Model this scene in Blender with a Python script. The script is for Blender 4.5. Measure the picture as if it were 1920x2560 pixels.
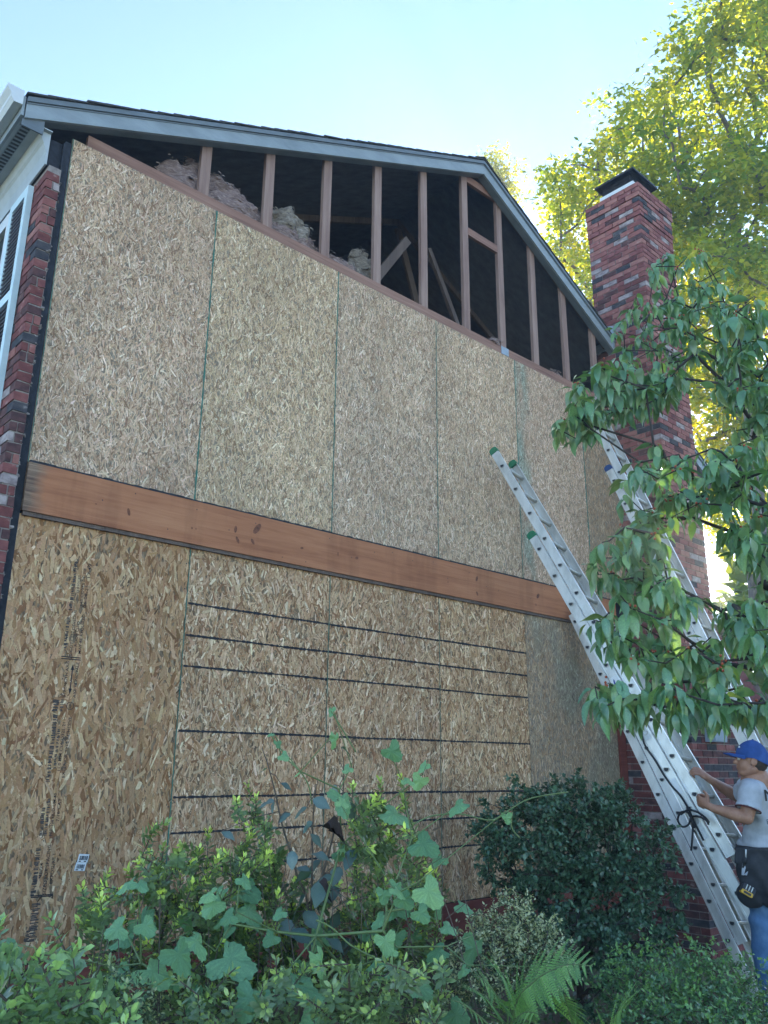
import bpy, math, random
import numpy as np
from mathutils import Vector, Matrix, noise as mnoise

for o in list(bpy.data.objects):
    bpy.data.objects.remove(o)
SC = bpy.context.scene
COL = SC.collection
R = math.radians

# ------------------------------------------------------------------ camera
CAM = np.array([-1.6254, -5.0940, 1.7178])
YAW, PITCH, ROLL = 0.7385, 0.2953, 0.0086
FPX = 1802.06                      # focal length for a 1659 x 2212 picture
def cam_axes():
    cy, sy, cp, sp = math.cos(YAW), math.sin(YAW), math.cos(PITCH), math.sin(PITCH)
    f = np.array([sy * cp, cy * cp, sp]); r = np.array([cy, -sy, 0.0]); u = np.cross(r, f)
    cr, sr = math.cos(ROLL), math.sin(ROLL)
    return cr * r + sr * u, -sr * r + cr * u, f
CR, CU, CF = cam_axes()
cd = bpy.data.cameras.new('camera')
cam = bpy.data.objects.new('camera', cd); COL.objects.link(cam)
cd.sensor_fit = 'VERTICAL'; cd.sensor_height = 36.0; cd.lens = 36.0 * FPX / 2212.0
cd.clip_start = 0.05; cd.clip_end = 2000
M = Matrix(((CR[0], CU[0], -CF[0], CAM[0]), (CR[1], CU[1], -CF[1], CAM[1]), (CR[2], CU[2], -CF[2], CAM[2]), (0, 0, 0, 1)))
cam.matrix_world = M
SC.camera = cam

# ------------------------------------------------------------------ sky, sun, exposure
SUN_EL, SUN_AZ = R(11.5), R(65.5)   # azimuth from +y towards +x
W = bpy.data.worlds.new('World'); SC.world = W; W.use_nodes = True
nt = W.node_tree
bg = nt.nodes['Background']
sky = nt.nodes.new('ShaderNodeTexSky')
sky.sky_type = 'NISHITA'; sky.sun_disc = False
sky.sun_elevation = SUN_EL; sky.sun_rotation = SUN_AZ
sky.altitude = 100; sky.air_density = 0.75; sky.dust_density = 0.12; sky.ozone_density = 2.1
nt.links.new(sky.outputs[0], bg.inputs[0])
bg.inputs[1].default_value = 0.15
sl = bpy.data.lights.new('sun', 'SUN'); sl.energy = 5.0; sl.angle = R(0.5); sl.color = (1.0, 0.86, 0.62)
so = bpy.data.objects.new('sun', sl); COL.objects.link(so)
sd = Vector((math.cos(SUN_EL) * math.sin(SUN_AZ), math.cos(SUN_EL) * math.cos(SUN_AZ), math.sin(SUN_EL)))
so.rotation_euler = sd.to_track_quat('Z', 'Y').to_euler(); so.location = (20, 10, 20)
VS = SC.view_settings
VS.view_transform = 'Standard'; VS.look = 'None'; VS.gamma = 1.0; VS.use_curve_mapping = False
VS.exposure = 2.22
SC.render.engine = 'CYCLES'
SC.cycles.max_bounces = 8; SC.cycles.diffuse_bounces = 4; SC.cycles.transparent_max_bounces = 8
SC.cycles.use_denoising = True
SC.cycles.sample_clamp_indirect = 6.0

# ------------------------------------------------------------------ helpers
def P(px, py, depth):
    """world point seen at photo pixel (1920 x 2560) at that distance along the view axis"""
    d = CF * FPX + CR * (px / 1.15732 - 829.5) + CU * (1106.0 - py / 1.15732)
    return CAM + d / FPX * depth
def on_plane(px, py, k, ax=1):
    d = CF * FPX + CR * (px / 1.15732 - 829.5) + CU * (1106.0 - py / 1.15732)
    return CAM + d * ((k - CAM[ax]) / d[ax])
def unit(v):
    v = np.asarray(v, float); return v / max(1e-9, np.linalg.norm(v))

def tag(o, label=None, cat=None, group=None, kind=None):
    if label: o['label'] = label
    if cat: o['category'] = cat
    if group: o['group'] = group
    if kind: o['kind'] = kind
    return o
def thing(name, label, cat, loc=(0, 0, 0), group=None):
    o = bpy.data.objects.new(name, None); COL.objects.link(o)
    o.empty_display_size = 0.2; o.location = loc
    return tag(o, label, cat, group)
def mesh(name, V, F, mats, cols=None, smooth=False, midx=None):
    me = bpy.data.meshes.new(name)
    me.from_pydata([tuple(map(float, v)) for v in V], [], F)
    fin(me, mats, cols, smooth, midx)
    return me
def fin(me, mats, cols=None, smooth=False, midx=None):
    for m in (mats if isinstance(mats, (list, tuple)) else [mats]): me.materials.append(m)
    if midx is not None: me.polygons.foreach_set('material_index', np.asarray(midx, np.int32))
    if cols is not None:
        a = me.color_attributes.new('col', 'FLOAT_COLOR', 'POINT')
        c = np.ones((len(me.vertices), 4), np.float32); c[:, :3] = cols
        a.data.foreach_set('color', c.ravel())
    if smooth: me.polygons.foreach_set('use_smooth', np.ones(len(me.polygons), bool))
    me.update(); me.validate()
def amesh(name, V, F, mats, cols=None, smooth=False):
    """fast mesh; F is an (n, k) array of equal faces or a list of such arrays"""
    Fs = F if isinstance(F, list) else [F]
    me = bpy.data.meshes.new(name)
    V = np.asarray(V, np.float32)
    me.vertices.add(len(V)); me.vertices.foreach_set('co', V.ravel())
    loops = np.concatenate([f.ravel() for f in Fs]).astype(np.int32)
    cnt = np.concatenate([np.full(len(f), f.shape[1]) for f in Fs]).astype(np.int32)
    me.loops.add(len(loops)); me.loops.foreach_set('vertex_index', loops)
    me.polygons.add(len(cnt))
    st = np.concatenate([[0], np.cumsum(cnt)[:-1]]).astype(np.int32)
    me.polygons.foreach_set('loop_start', st)
    me.update(calc_edges=True)
    fin(me, mats, cols, smooth)
    return me
def link(name, me, parent=None, loc=None, rot=None, mw=None):
    o = bpy.data.objects.new(name, me); COL.objects.link(o)
    if parent is not None: o.parent = parent
    if mw is not None: o.matrix_local = mw
    if loc is not None: o.location = loc
    if rot is not None: o.rotation_euler = rot
    return o
def root_loc(o):
    while o is not None and o.parent is not None: o = o.parent
    return np.array(o.location) if o is not None else np.zeros(3)
def part(name, V, F, mats, parent, cols=None, smooth=False, midx=None):
    """mesh given in world coordinates, hung under parent (whose ancestors are only moved, never turned)"""
    V = np.asarray(V, float) - root_loc(parent)
    return link(name, mesh(name, V, F, mats, cols, smooth, midx), parent)
def apart(name, V, F, mats, parent, cols=None, smooth=False):
    V = np.asarray(V, float) - root_loc(parent)
    return link(name, amesh(name, V, F, mats, cols, smooth), parent)

class G:
    """gathers shapes into one mesh"""
    def __init__(s): s.V = []; s.F = []; s.mi = []; s.n = 0
    def add(s, V, F, mi=0):
        V = [tuple(map(float, v)) for v in V]
        s.V += V; s.F += [tuple(i + s.n for i in f) for f in F]; s.mi += [mi] * len(F); s.n += len(V)
        return s
    def box(s, a, b, mi=0):
        x0, y0, z0 = a; x1, y1, z1 = b
        return s.add([(x0, y0, z0), (x1, y0, z0), (x1, y1, z0), (x0, y1, z0), (x0, y0, z1), (x1, y0, z1), (x1, y1, z1), (x0, y1, z1)],
                     [(0, 3, 2, 1), (4, 5, 6, 7), (0, 1, 5, 4), (1, 2, 6, 5), (2, 3, 7, 6), (3, 0, 4, 7)], mi)
    def obox(s, c, ax, ay, az, mi=0):
        """box round c with half-axis vectors"""
        c, ax, ay, az = [np.asarray(q, float) for q in (c, ax, ay, az)]
        V = [c + i * ax + j * ay + k * az for k in (-1, 1) for i, j in ((-1, -1), (1, -1), (1, 1), (-1, 1))]
        return s.add(V, [(0, 3, 2, 1), (4, 5, 6, 7), (0, 1, 5, 4), (1, 2, 6, 5), (2, 3, 7, 6), (3, 0, 4, 7)], mi)
    def prism(s, prof, a, b, mi=0):
        """profile of 3-D points swept by vectors a -> b (added to each point)"""
        n = len(prof); prof = np.asarray(prof, float)
        V = list(prof + np.asarray(a)) + list(prof + np.asarray(b))
        F = [(i, (i + 1) % n, (i + 1) % n + n, i + n) for i in range(n)] + [tuple(range(n - 1, -1, -1)), tuple(range(n, 2 * n))]
        return s.add(V, F, mi)
    def tube(s, pts, rad, n=8, mi=0, cap=True):
        pts = [np.asarray(p, float) for p in pts]
        rad = rad if hasattr(rad, '__len__') else [rad] * len(pts)
        V = []; F = []
        ref = np.array([0.31, 0.53, 0.79])
        t0 = unit(pts[1] - pts[0]); x = unit(np.cross(t0, ref))
        for i, p in enumerate(pts):
            t = unit(pts[min(i + 1, len(pts) - 1)] - pts[max(i - 1, 0)])
            x = unit(x - t * (x @ t)); y = np.cross(t, x)
            for k in range(n):
                a = 2 * math.pi * k / n
                V.append(p + (x * math.cos(a) + y * math.sin(a)) * rad[i])
        for i in range(len(pts) - 1):
            for k in range(n):
                F.append((i * n + k, i * n + (k + 1) % n, (i + 1) * n + (k + 1) % n, (i + 1) * n + k))
        if cap: F += [tuple(range(n - 1, -1, -1)), tuple(range((len(pts) - 1) * n, len(pts) * n))]
        return s.add(V, F, mi)
    def ball(s, c, r, nu=12, nv=8, axes=None, mi=0):
        c = np.asarray(c, float); r = np.asarray(r if hasattr(r, '__len__') else (r, r, r), float)
        A = np.eye(3) if axes is None else np.asarray(axes, float)
        V = [c - A[2] * r[2]]; F = []
        for j in range(1, nv):
            th = math.pi * j / nv
            for i in range(nu):
                ph = 2 * math.pi * i / nu
                V.append(c + A[0] * r[0] * math.sin(th) * math.cos(ph) + A[1] * r[1] * math.sin(th) * math.sin(ph) - A[2] * r[2] * math.cos(th))
        V.append(c + A[2] * r[2]); L = len(V) - 1
        for i in range(nu):
            F.append((0, 1 + (i + 1) % nu, 1 + i))
            F.append((L, L - nu + i, L - nu + (i + 1) % nu))
        for j in range(nv - 2):
            for i in range(nu):
                a = 1 + j * nu
                F.append((a + i, a + (i + 1) % nu, a + nu + (i + 1) % nu, a + nu + i))
        return s.add(V, F, mi)
    def out(s, name, mats, parent=None, smooth=False):
        if parent is None: return link(name, mesh(name, s.V, s.F, mats, None, smooth, s.mi))
        return part(name, s.V, s.F, mats, parent, None, smooth, s.mi)

# ------------------------------------------------------------------ materials
def new_mat(name):
    m = bpy.data.materials.new(name); m.use_nodes = True
    t = m.node_tree; b = t.nodes['Principled BSDF']
    return m, t, b
def N(t, typ, **kw):
    n = t.nodes.new(typ)
    for k, v in kw.items(): setattr(n, k, v)
    return n
def ramp(t, src, stops):
    r = N(t, 'ShaderNodeValToRGB'); e = r.color_ramp.elements
    while len(e) < len(stops): e.new(0.5)
    for q, (p, c) in zip(e, stops):
        q.position = p; q.color = (c[0], c[1], c[2], 1)
    t.links.new(src, r.inputs[0]); return r.outputs[0]
def mapping(t, scale, coord='Object', rnd=True):
    tc = N(t, 'ShaderNodeTexCoord'); mp = N(t, 'ShaderNodeMapping')
    mp.inputs['Scale'].default_value = scale
    t.links.new(tc.outputs[coord], mp.inputs['Vector'])
    if rnd:
        oi = N(t, 'ShaderNodeObjectInfo'); mu = N(t, 'ShaderNodeMath', operation='MULTIPLY')
        mu.inputs[1].default_value = 37.0
        t.links.new(oi.outputs['Random'], mu.inputs[0])
        t.links.new(mu.outputs[0], mp.inputs['Location'])
    return mp.outputs[0]
def nz(t, vec, scale=1.0, detail=6, rough=0.6, dist=0.0):
    n = N(t, 'ShaderNodeTexNoise'); n.inputs['Scale'].default_value = scale
    n.inputs['Detail'].default_value = detail; n.inputs['Roughness'].default_value = rough
    n.inputs['Distortion'].default_value = dist
    t.links.new(vec, n.inputs['Vector']); return n.outputs[0]
def bump(t, b, src, dist=0.01, strength=0.6):
    n = N(t, 'ShaderNodeBump'); n.inputs['Distance'].default_value = dist; n.inputs['Strength'].default_value = strength
    t.links.new(src, n.inputs['Height']); t.links.new(n.outputs[0], b.inputs['Normal'])
def pmat(name, stops, scale=(8, 8, 8), rough=0.7, bmp=0.004, metal=0.0, detail=7, spec=0.4, dist=0.0):
    m, t, b = new_mat(name)
    s = nz(t, mapping(t, scale), 1.0, detail, 0.62, dist)
    t.links.new(ramp(t, s, stops), b.inputs['Base Color'])
    b.inputs['Roughness'].default_value = rough; b.inputs['Metallic'].default_value = metal
    b.inputs['Specular IOR Level'].default_value = spec
    if bmp: bump(t, b, s, bmp)
    return m
def wood(name, dark, mid, light, axis, rough=0.75):
    """grain along axis 0 or 2, with blotches"""
    m, t, b = new_mat(name)
    sc = [30, 30, 30]; sc[axis] = 1.3
    g = nz(t, mapping(t, sc), 1.0, 8, 0.7, 0.5)
    sc2 = [5, 5, 5]; sc2[axis] = 1.2
    bl = nz(t, mapping(t, sc2), 1.0, 4, 0.6)
    mx = N(t, 'ShaderNodeMix', data_type='FLOAT'); mx.inputs[0].default_value = 0.42
    t.links.new(g, mx.inputs[2]); t.links.new(bl, mx.inputs[3])
    t.links.new(ramp(t, mx.outputs[0], [(0.32, dark), (0.48, mid), (0.68, light)]), b.inputs['Base Color'])
    b.inputs['Roughness'].default_value = rough; b.inputs['Specular IOR Level'].default_value = 0.3
    bump(t, b, g, 0.003, 0.5)
    return m
def attr_mat(name, rough=0.7, spec=0.3, var=0.25, nscale=60, bmp=0.0, trans=0.0, tcol=(1.5, 1.5, 0.45), gain=1.0):
    """colour of each piece from the attribute 'col'; optional light passing through (leaves)"""
    m, t, b = new_mat(name)
    a = N(t, 'ShaderNodeAttribute'); a.attribute_name = 'col'
    n = nz(t, mapping(t, (nscale,) * 3, rnd=False), 1.0, 4, 0.6)
    mr = N(t, 'ShaderNodeMapRange'); mr.inputs[1].default_value = 0.3; mr.inputs[2].default_value = 0.7
    mr.inputs[3].default_value = gain * (1 - var); mr.inputs[4].default_value = gain * (1 + var)
    t.links.new(n, mr.inputs[0])
    vm = N(t, 'ShaderNodeVectorMath', operation='SCALE')
    t.links.new(a.outputs['Color'], vm.inputs[0]); t.links.new(mr.outputs[0], vm.inputs['Scale'])
    t.links.new(vm.outputs[0], b.inputs['Base Color'])
    b.inputs['Roughness'].default_value = rough; b.inputs['Specular IOR Level'].default_value = spec
    if bmp: bump(t, b, n, bmp)
    if trans:
        tr = N(t, 'ShaderNodeBsdfTranslucent'); v2 = N(t, 'ShaderNodeVectorMath', operation='MULTIPLY')
        v2.inputs[1].default_value = tcol
        t.links.new(vm.outputs[0], v2.inputs[0]); t.links.new(v2.outputs[0], tr.inputs[0])
        mx = N(t, 'ShaderNodeMixShader'); mx.inputs[0].default_value = trans
        t.links.new(b.outputs[0], mx.inputs[1]); t.links.new(tr.outputs[0], mx.inputs[2])
        t.links.new(mx.outputs[0], t.nodes['Material Output'].inputs[0])
    return m

MT = {}
MT['brick'] = []
for i, (c, d) in enumerate([((.225, .082, .074), (.30, .12, .105)), ((.175, .06, .058), (.25, .092, .085)), ((.27, .11, .095), (.34, .155, .13)),
                            ((.125, .042, .042), (.19, .066, .06)), ((.04, .04, .05), (.085, .075, .08)), ((.075, .038, .04), (.14, .066, .062)),
                            ((.22, .17, .17), (.40, .33, .32))]):
    k = (.06, .04, .045)
    MT['brick'].append(pmat('brick_clay_%s' % 'abcdefg'[i], [(.26, k), (.40, c), (.62, d), (.80, (.42, .36, .33))], (11, 11, 17), .9, .004, spec=.2))
BW = [1.2, 3, .5, 5, 2, 4, 1.6]
MT['mortar'] = pmat('mortar', [(.3, (.17, .14, .13)), (.7, (.32, .275, .255))], (25, 25, 25), .95, .006, spec=.1)
MT['osb'] = pmat('osb_core', [(.35, (.10, .06, .035)), (.5, (.22, .145, .085)), (.66, (.36, .26, .16))], (60, 60, 22), .8, .002)
MT['osb_old'] = pmat('osb_core_weathered', [(.35, (.17, .125, .09)), (.5, (.28, .215, .155)), (.66, (.40, .33, .25))], (75, 75, 26), .85, .002)
MT['strand'] = attr_mat('wood_strand', .78, .25, .16, 90, .0008, gain=1.2)
MT['green_paint'] = pmat('green_edge_paint', [(.35, (.02, .11, .08)), (.6, (.05, .20, .15)), (.75, (.12, .24, .18))], (50, 50, 14), .7, 0)
MT['ink'] = pmat('black_ink', [(.3, (.012, .013, .018)), (.72, (.03, .03, .036)), (.85, (.07, .06, .05))], (70, 70, 70), .8, 0)
MT['ink_faint'] = pmat('worn_ink', [(.35, (.03, .03, .035)), (.55, (.07, .06, .055)), (.68, (.16, .12, .09))], (60, 60, 60), .85, 0)
MT['tar'] = pmat('tar_paper', [(.3, (.012, .014, .02)), (.7, (.035, .038, .05))], (20, 20, 20), .85, .003)
def band_mat():
    """reddish pine, greyed by the weather at its left end, with faint upright stains"""
    m = wood('band_board_wood', (.25, .088, .042), (.39, .152, .072), (.49, .22, .11), 0); t = m.node_tree; b = t.nodes['Principled BSDF']
    src = b.inputs['Base Color'].links[0].from_socket
    grey = ramp(t, nz(t, mapping(t, (1.5, 30, 34), rnd=False), 1.0, 8, .7, .4), [(.34, (.07, .04, .03)), (.5, (.20, .125, .085)), (.66, (.36, .25, .17))])
    tc = N(t, 'ShaderNodeTexCoord'); sp = N(t, 'ShaderNodeSeparateXYZ'); t.links.new(tc.outputs['Object'], sp.inputs[0])
    edge = nz(t, mapping(t, (3, 3, 6), rnd=False), 1.0, 5, .6)
    ad = N(t, 'ShaderNodeMath', operation='MULTIPLY_ADD'); ad.inputs[1].default_value = .28; t.links.new(edge, ad.inputs[0]); t.links.new(sp.outputs[0], ad.inputs[2])
    mr = N(t, 'ShaderNodeMapRange'); mr.inputs[1].default_value = .19; mr.inputs[2].default_value = .30; mr.inputs[3].default_value = 1; mr.inputs[4].default_value = 0
    t.links.new(ad.outputs[0], mr.inputs[0])
    st = ramp(t, nz(t, mapping(t, (2.2, 1, .25), rnd=False), 1.0, 5, .7), [(.40, (.78, .76, .76)), (.50, (1, 1, 1))])
    mu = N(t, 'ShaderNodeMix', data_type='RGBA', blend_type='MULTIPLY'); mu.inputs[0].default_value = .7
    t.links.new(src, mu.inputs[6]); t.links.new(st, mu.inputs[7])
    mx = N(t, 'ShaderNodeMix', data_type='RGBA'); t.links.new(mr.outputs[0], mx.inputs[0]); t.links.new(mu.outputs[2], mx.inputs[6]); t.links.new(grey, mx.inputs[7])
    t.links.new(mx.outputs[2], b.inputs['Base Color']); return m
MT['band'] = band_mat()
MT['knot'] = pmat('wood_knot', [(.35, (.10, .034, .018)), (.65, (.24, .085, .042))], (40, 40, 40), .7, 0)
MT['frame_x'] = wood('framing_wood_level', (.13, .062, .048), (.26, .135, .10), (.38, .22, .165), 0)
MT['frame_z'] = wood('framing_wood_upright', (.16, .09, .075), (.28, .175, .145), (.40, .28, .235), 2)
MT['frame_dark'] = wood('attic_framing', (.06, .042, .038), (.12, .085, .072), (.18, .13, .11), 2)  # attic shade put into the wood colour; also the brown ledger and porch
MT['deck'] = pmat('attic_sheathing', [(.3, (.065, .068, .088)), (.7, (.13, .13, .155))], (3, 14, 14), .9, .003)  # blue dimness of the attic put into the sheathing colour
MT['red_board'] = wood('red_brown_board', (.09, .022, .018), (.17, .045, .035), (.23, .07, .055), 0)
MT['trim'] = pmat('grey_trim_paint', [(.3, (.20, .23, .25)), (.7, (.30, .335, .36))], (3, 9, 9), .5, .001)
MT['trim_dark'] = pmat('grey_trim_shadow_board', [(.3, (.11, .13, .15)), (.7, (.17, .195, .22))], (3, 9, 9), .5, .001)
MT['white'] = pmat('white_paint', [(.3, (.56, .58, .60)), (.7, (.70, .71, .72))], (6, 6, 6), .45, .001)
MT['soffit'] = pmat('soffit_paint', [(.3, (.36, .39, .41)), (.7, (.46, .49, .51))], (6, 6, 6), .5, .001)
MT['slot'] = pmat('slot_dark', [(.3, (.02, .022, .03)), (.7, (.04, .045, .055))], (20, 20, 20), .8, 0)
MT['shutter'] = pmat('shutter_paint', [(.3, (.02, .035, .075)), (.7, (.035, .05, .10))], (12, 12, 12), .45, .001)
MT['shutter_frame'] = pmat('shutter_frame_paint', [(.3, (.50, .62, .66)), (.7, (.62, .74, .78))], (12, 12, 12), .45, .001)
MT['shingle'] = pmat('asphalt_shingle', [(.3, (.025, .026, .028)), (.7, (.075, .072, .07))], (60, 60, 60), .95, .004)
MT['steel'] = pmat('galvanised_steel', [(.3, (.30, .33, .34)), (.7, (.45, .48, .50))], (20, 20, 20), .45, .001, metal=.8)
MT['alu'] = pmat('ladder_aluminium', [(.28, (.40, .395, .375)), (.5, (.60, .595, .57)), (.72, (.70, .695, .67))], (9, 9, 4), .40, .0008, metal=.4)
MT['alu_dull'] = pmat('rung_aluminium', [(.3, (.28, .28, .26)), (.7, (.48, .47, .44))], (30, 30, 30), .5, .001, metal=.6)
MT['green_cap'] = pmat('green_plastic', [(.3, (.005, .12, .055)), (.7, (.01, .18, .085))], (30, 30, 30), .4, 0)
MT['blue_cap'] = pmat('blue_plastic', [(.3, (.02, .05, .14)), (.7, (.03, .07, .2))], (30, 30, 30), .4, 0)
MT['rope'] = pmat('black_rope', [(.3, (.012, .012, .016)), (.7, (.035, .035, .04))], (200, 200, 200), .8, .002)
MT['cap_black'] = pmat('chimney_cap_metal', [(.3, (.012, .012, .014)), (.7, (.05, .042, .04))], (9, 9, 9), .55, .002, metal=.3)
MT['soil'] = pmat('soil', [(.3, (.03, .022, .017)), (.55, (.07, .05, .037)), (.75, (.13, .095, .07))], (4, 4, 4), .95, .03)
MT['bark'] = pmat('tree_bark', [(.3, (.07, .058, .05)), (.7, (.22, .19, .165))], (14, 14, 4), .9, .02)
MT['bark_dark'] = pmat('dark_bark', [(.3, (.02, .017, .016)), (.7, (.07, .055, .05))], (30, 30, 12), .9, .008)
MT['stem_green'] = pmat('green_stem', [(.3, (.10, .16, .05)), (.7, (.19, .24, .10))], (30, 30, 12), .6, 0)
MT['stem_brown'] = pmat('brown_stem', [(.3, (.06, .045, .035)), (.7, (.16, .115, .085))], (30, 30, 12), .7, 0)
MT['leaf'] = attr_mat('leaf_gloss', .32, .7, .22, 40, 0, .30, gain=1.75)
MT['leaf_dogwood'] = attr_mat('leaf_dogwood', .32, .8, .25, 18, 0, .26, gain=1.55)
MT['leaf_matte'] = attr_mat('leaf_matte', .6, .3, .16, 30, 0, .30, gain=1.35)
MT['leaf_tree'] = attr_mat('leaf_far', .5, .35, .2, 3, 0, .58, (2.5, 2.0, .18))
MT['leaf_dark'] = attr_mat('leaf_holly', .33, .5, .2, 40, 0, .08, gain=1.6)
MT['leaf_fibre'] = attr_mat('insulation_fibre', .95, .1, .25, 90, 0)
# leaf shapes: x along the leaf, y across, z up
LT_small = (np.array([(0, 0, 0), (.45, -.25, .03), (.5, 0, -.03), (.45, .25, .03), (1, 0, -.05)]), [np.array([(0, 1, 2), (0, 2, 3), (1, 4, 2), (2, 4, 3)])])
LT_oval = (np.array([(0, 0, 0), (.28, -.20, .02), (.28, 0, -.03), (.28, .20, .02), (.65, -.22, 0), (.65, 0, -.05), (.65, .22, 0), (1, 0, -.10)]),
           [np.array([(0, 1, 2), (0, 2, 3), (4, 7, 5), (5, 7, 6)]), np.array([(1, 4, 5, 2), (2, 5, 6, 3)])])
def scatter(tmpl, pos, dx, nz_, size, wid=1.0, bend=0.0):
    T, Fs = tmpl; n = len(pos); pos = np.asarray(pos, float)
    dx = dx / np.maximum(1e-6, np.linalg.norm(dx, axis=1))[:, None]
    y = np.cross(nz_, dx); y /= np.maximum(1e-6, np.linalg.norm(y, axis=1))[:, None]; z = np.cross(dx, y)
    size = np.broadcast_to(size, (n,))[:, None, None]
    V = pos[:, None] + size * (T[None, :, 0:1] * dx[:, None] + T[None, :, 1:2] * y[:, None] * wid + T[None, :, 2:3] * z[:, None])
    k = len(T); off = np.arange(n) * k
    return V.reshape(-1, 3), [(f[None] + off[:, None, None]).reshape(-1, f.shape[1]) for f in Fs], k
# ------------------------------------------------------------------ ground
rng = np.random.default_rng(7); random.seed(7)
m, t, b = new_mat('ground_cover')
v = mapping(t, (1, 1, 1), rnd=False)
s1 = nz(t, v, 0.5, 5); s2 = nz(t, v, 9.0, 8)
mx = N(t, 'ShaderNodeMix', data_type='FLOAT'); mx.inputs[0].default_value = .55
t.links.new(s1, mx.inputs[2]); t.links.new(s2, mx.inputs[3])
t.links.new(ramp(t, mx.outputs[0], [(.36, (.09, .07, .05)), (.46, (.16, .13, .09)), (.56, (.13, .16, .07)), (.72, (.21, .23, .12))]), b.inputs['Base Color'])
b.inputs['Roughness'].default_value = .95; bump(t, b, s2, .05)
MT['ground'] = m
xs = np.concatenate([np.linspace(-36, -21, 6), np.linspace(-20, 34, 55), np.linspace(35, 44, 6)])
ys = np.concatenate([np.linspace(-36, -21, 6), np.linspace(-20, 34, 55), np.linspace(35, 44, 6)])
V = [(x, y, 0.05 * mnoise.noise(Vector((x * .4, y * .4, 0))) if abs(x) < 30 and abs(y) < 30 else 0.0) for y in ys for x in xs]
nx = len(xs)
F = [(j * nx + i, j * nx + i + 1, (j + 1) * nx + i + 1, (j + 1) * nx + i) for j in range(len(ys) - 1) for i in range(nx - 1)]
g = link('ground', mesh('ground', V, F, MT['ground'], None, True)); tag(g, kind='structure')

# ------------------------------------------------------------------ added haze volume, standing in for veiling glare in the lens
hm = bpy.data.materials.new('glare_haze'); hm.use_nodes = True; t = hm.node_tree; t.nodes.clear()
pv = t.nodes.new('ShaderNodeVolumePrincipled'); mo = t.nodes.new('ShaderNodeOutputMaterial'); t.links.new(pv.outputs[0], mo.inputs['Volume'])
pv.inputs['Color'].default_value = (.80, .90, 1.0, 1); pv.inputs['Density'].default_value = 0.0036; pv.inputs['Anisotropy'].default_value = 0.55
hz = G().box((-38, -38, -1.2), (46, 46, 26)).out('glare_haze_box', hm); tag(hz, kind='stuff')

# ------------------------------------------------------------------ house
HX1, HY1 = 8.85, 9.0                   # right and back ends of the house
APX, APZ = 4.372, 8.175                # apex of the rake, shingle line
EL = (-0.345, 6.015)                   # left end of the rake, shingle line
SL = (APZ - EL[1]) / (APX - EL[0]); SR = 0.541
ER = (HX1 + 0.25, APZ - SR * (HX1 + 0.25 - APX))
OV = -0.10                             # the rake board's face
house = thing('house', 'two storey brick house with a gable wall stripped to bare strand board sheathing', 'house')

def board_box(name, a, b, m, parent=house, j=0.0):
    return G().box(a, b).out(name, m, parent)
# dark core behind the sheathing and closing walls, so that the attic and the rooms stay dark
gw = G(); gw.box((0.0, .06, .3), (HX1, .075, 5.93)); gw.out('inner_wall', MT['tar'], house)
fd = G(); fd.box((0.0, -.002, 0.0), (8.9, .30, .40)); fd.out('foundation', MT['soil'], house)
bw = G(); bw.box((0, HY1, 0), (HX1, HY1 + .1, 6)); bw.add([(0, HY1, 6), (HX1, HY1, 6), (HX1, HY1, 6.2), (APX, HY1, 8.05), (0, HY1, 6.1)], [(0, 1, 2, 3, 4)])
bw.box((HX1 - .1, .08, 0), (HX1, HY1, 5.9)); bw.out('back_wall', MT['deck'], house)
fl = G(); fl.box((0.1, .08, 5.86), (HX1 - .1, HY1, 5.9)); fl.out('attic_floor', MT['deck'], house)

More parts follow.
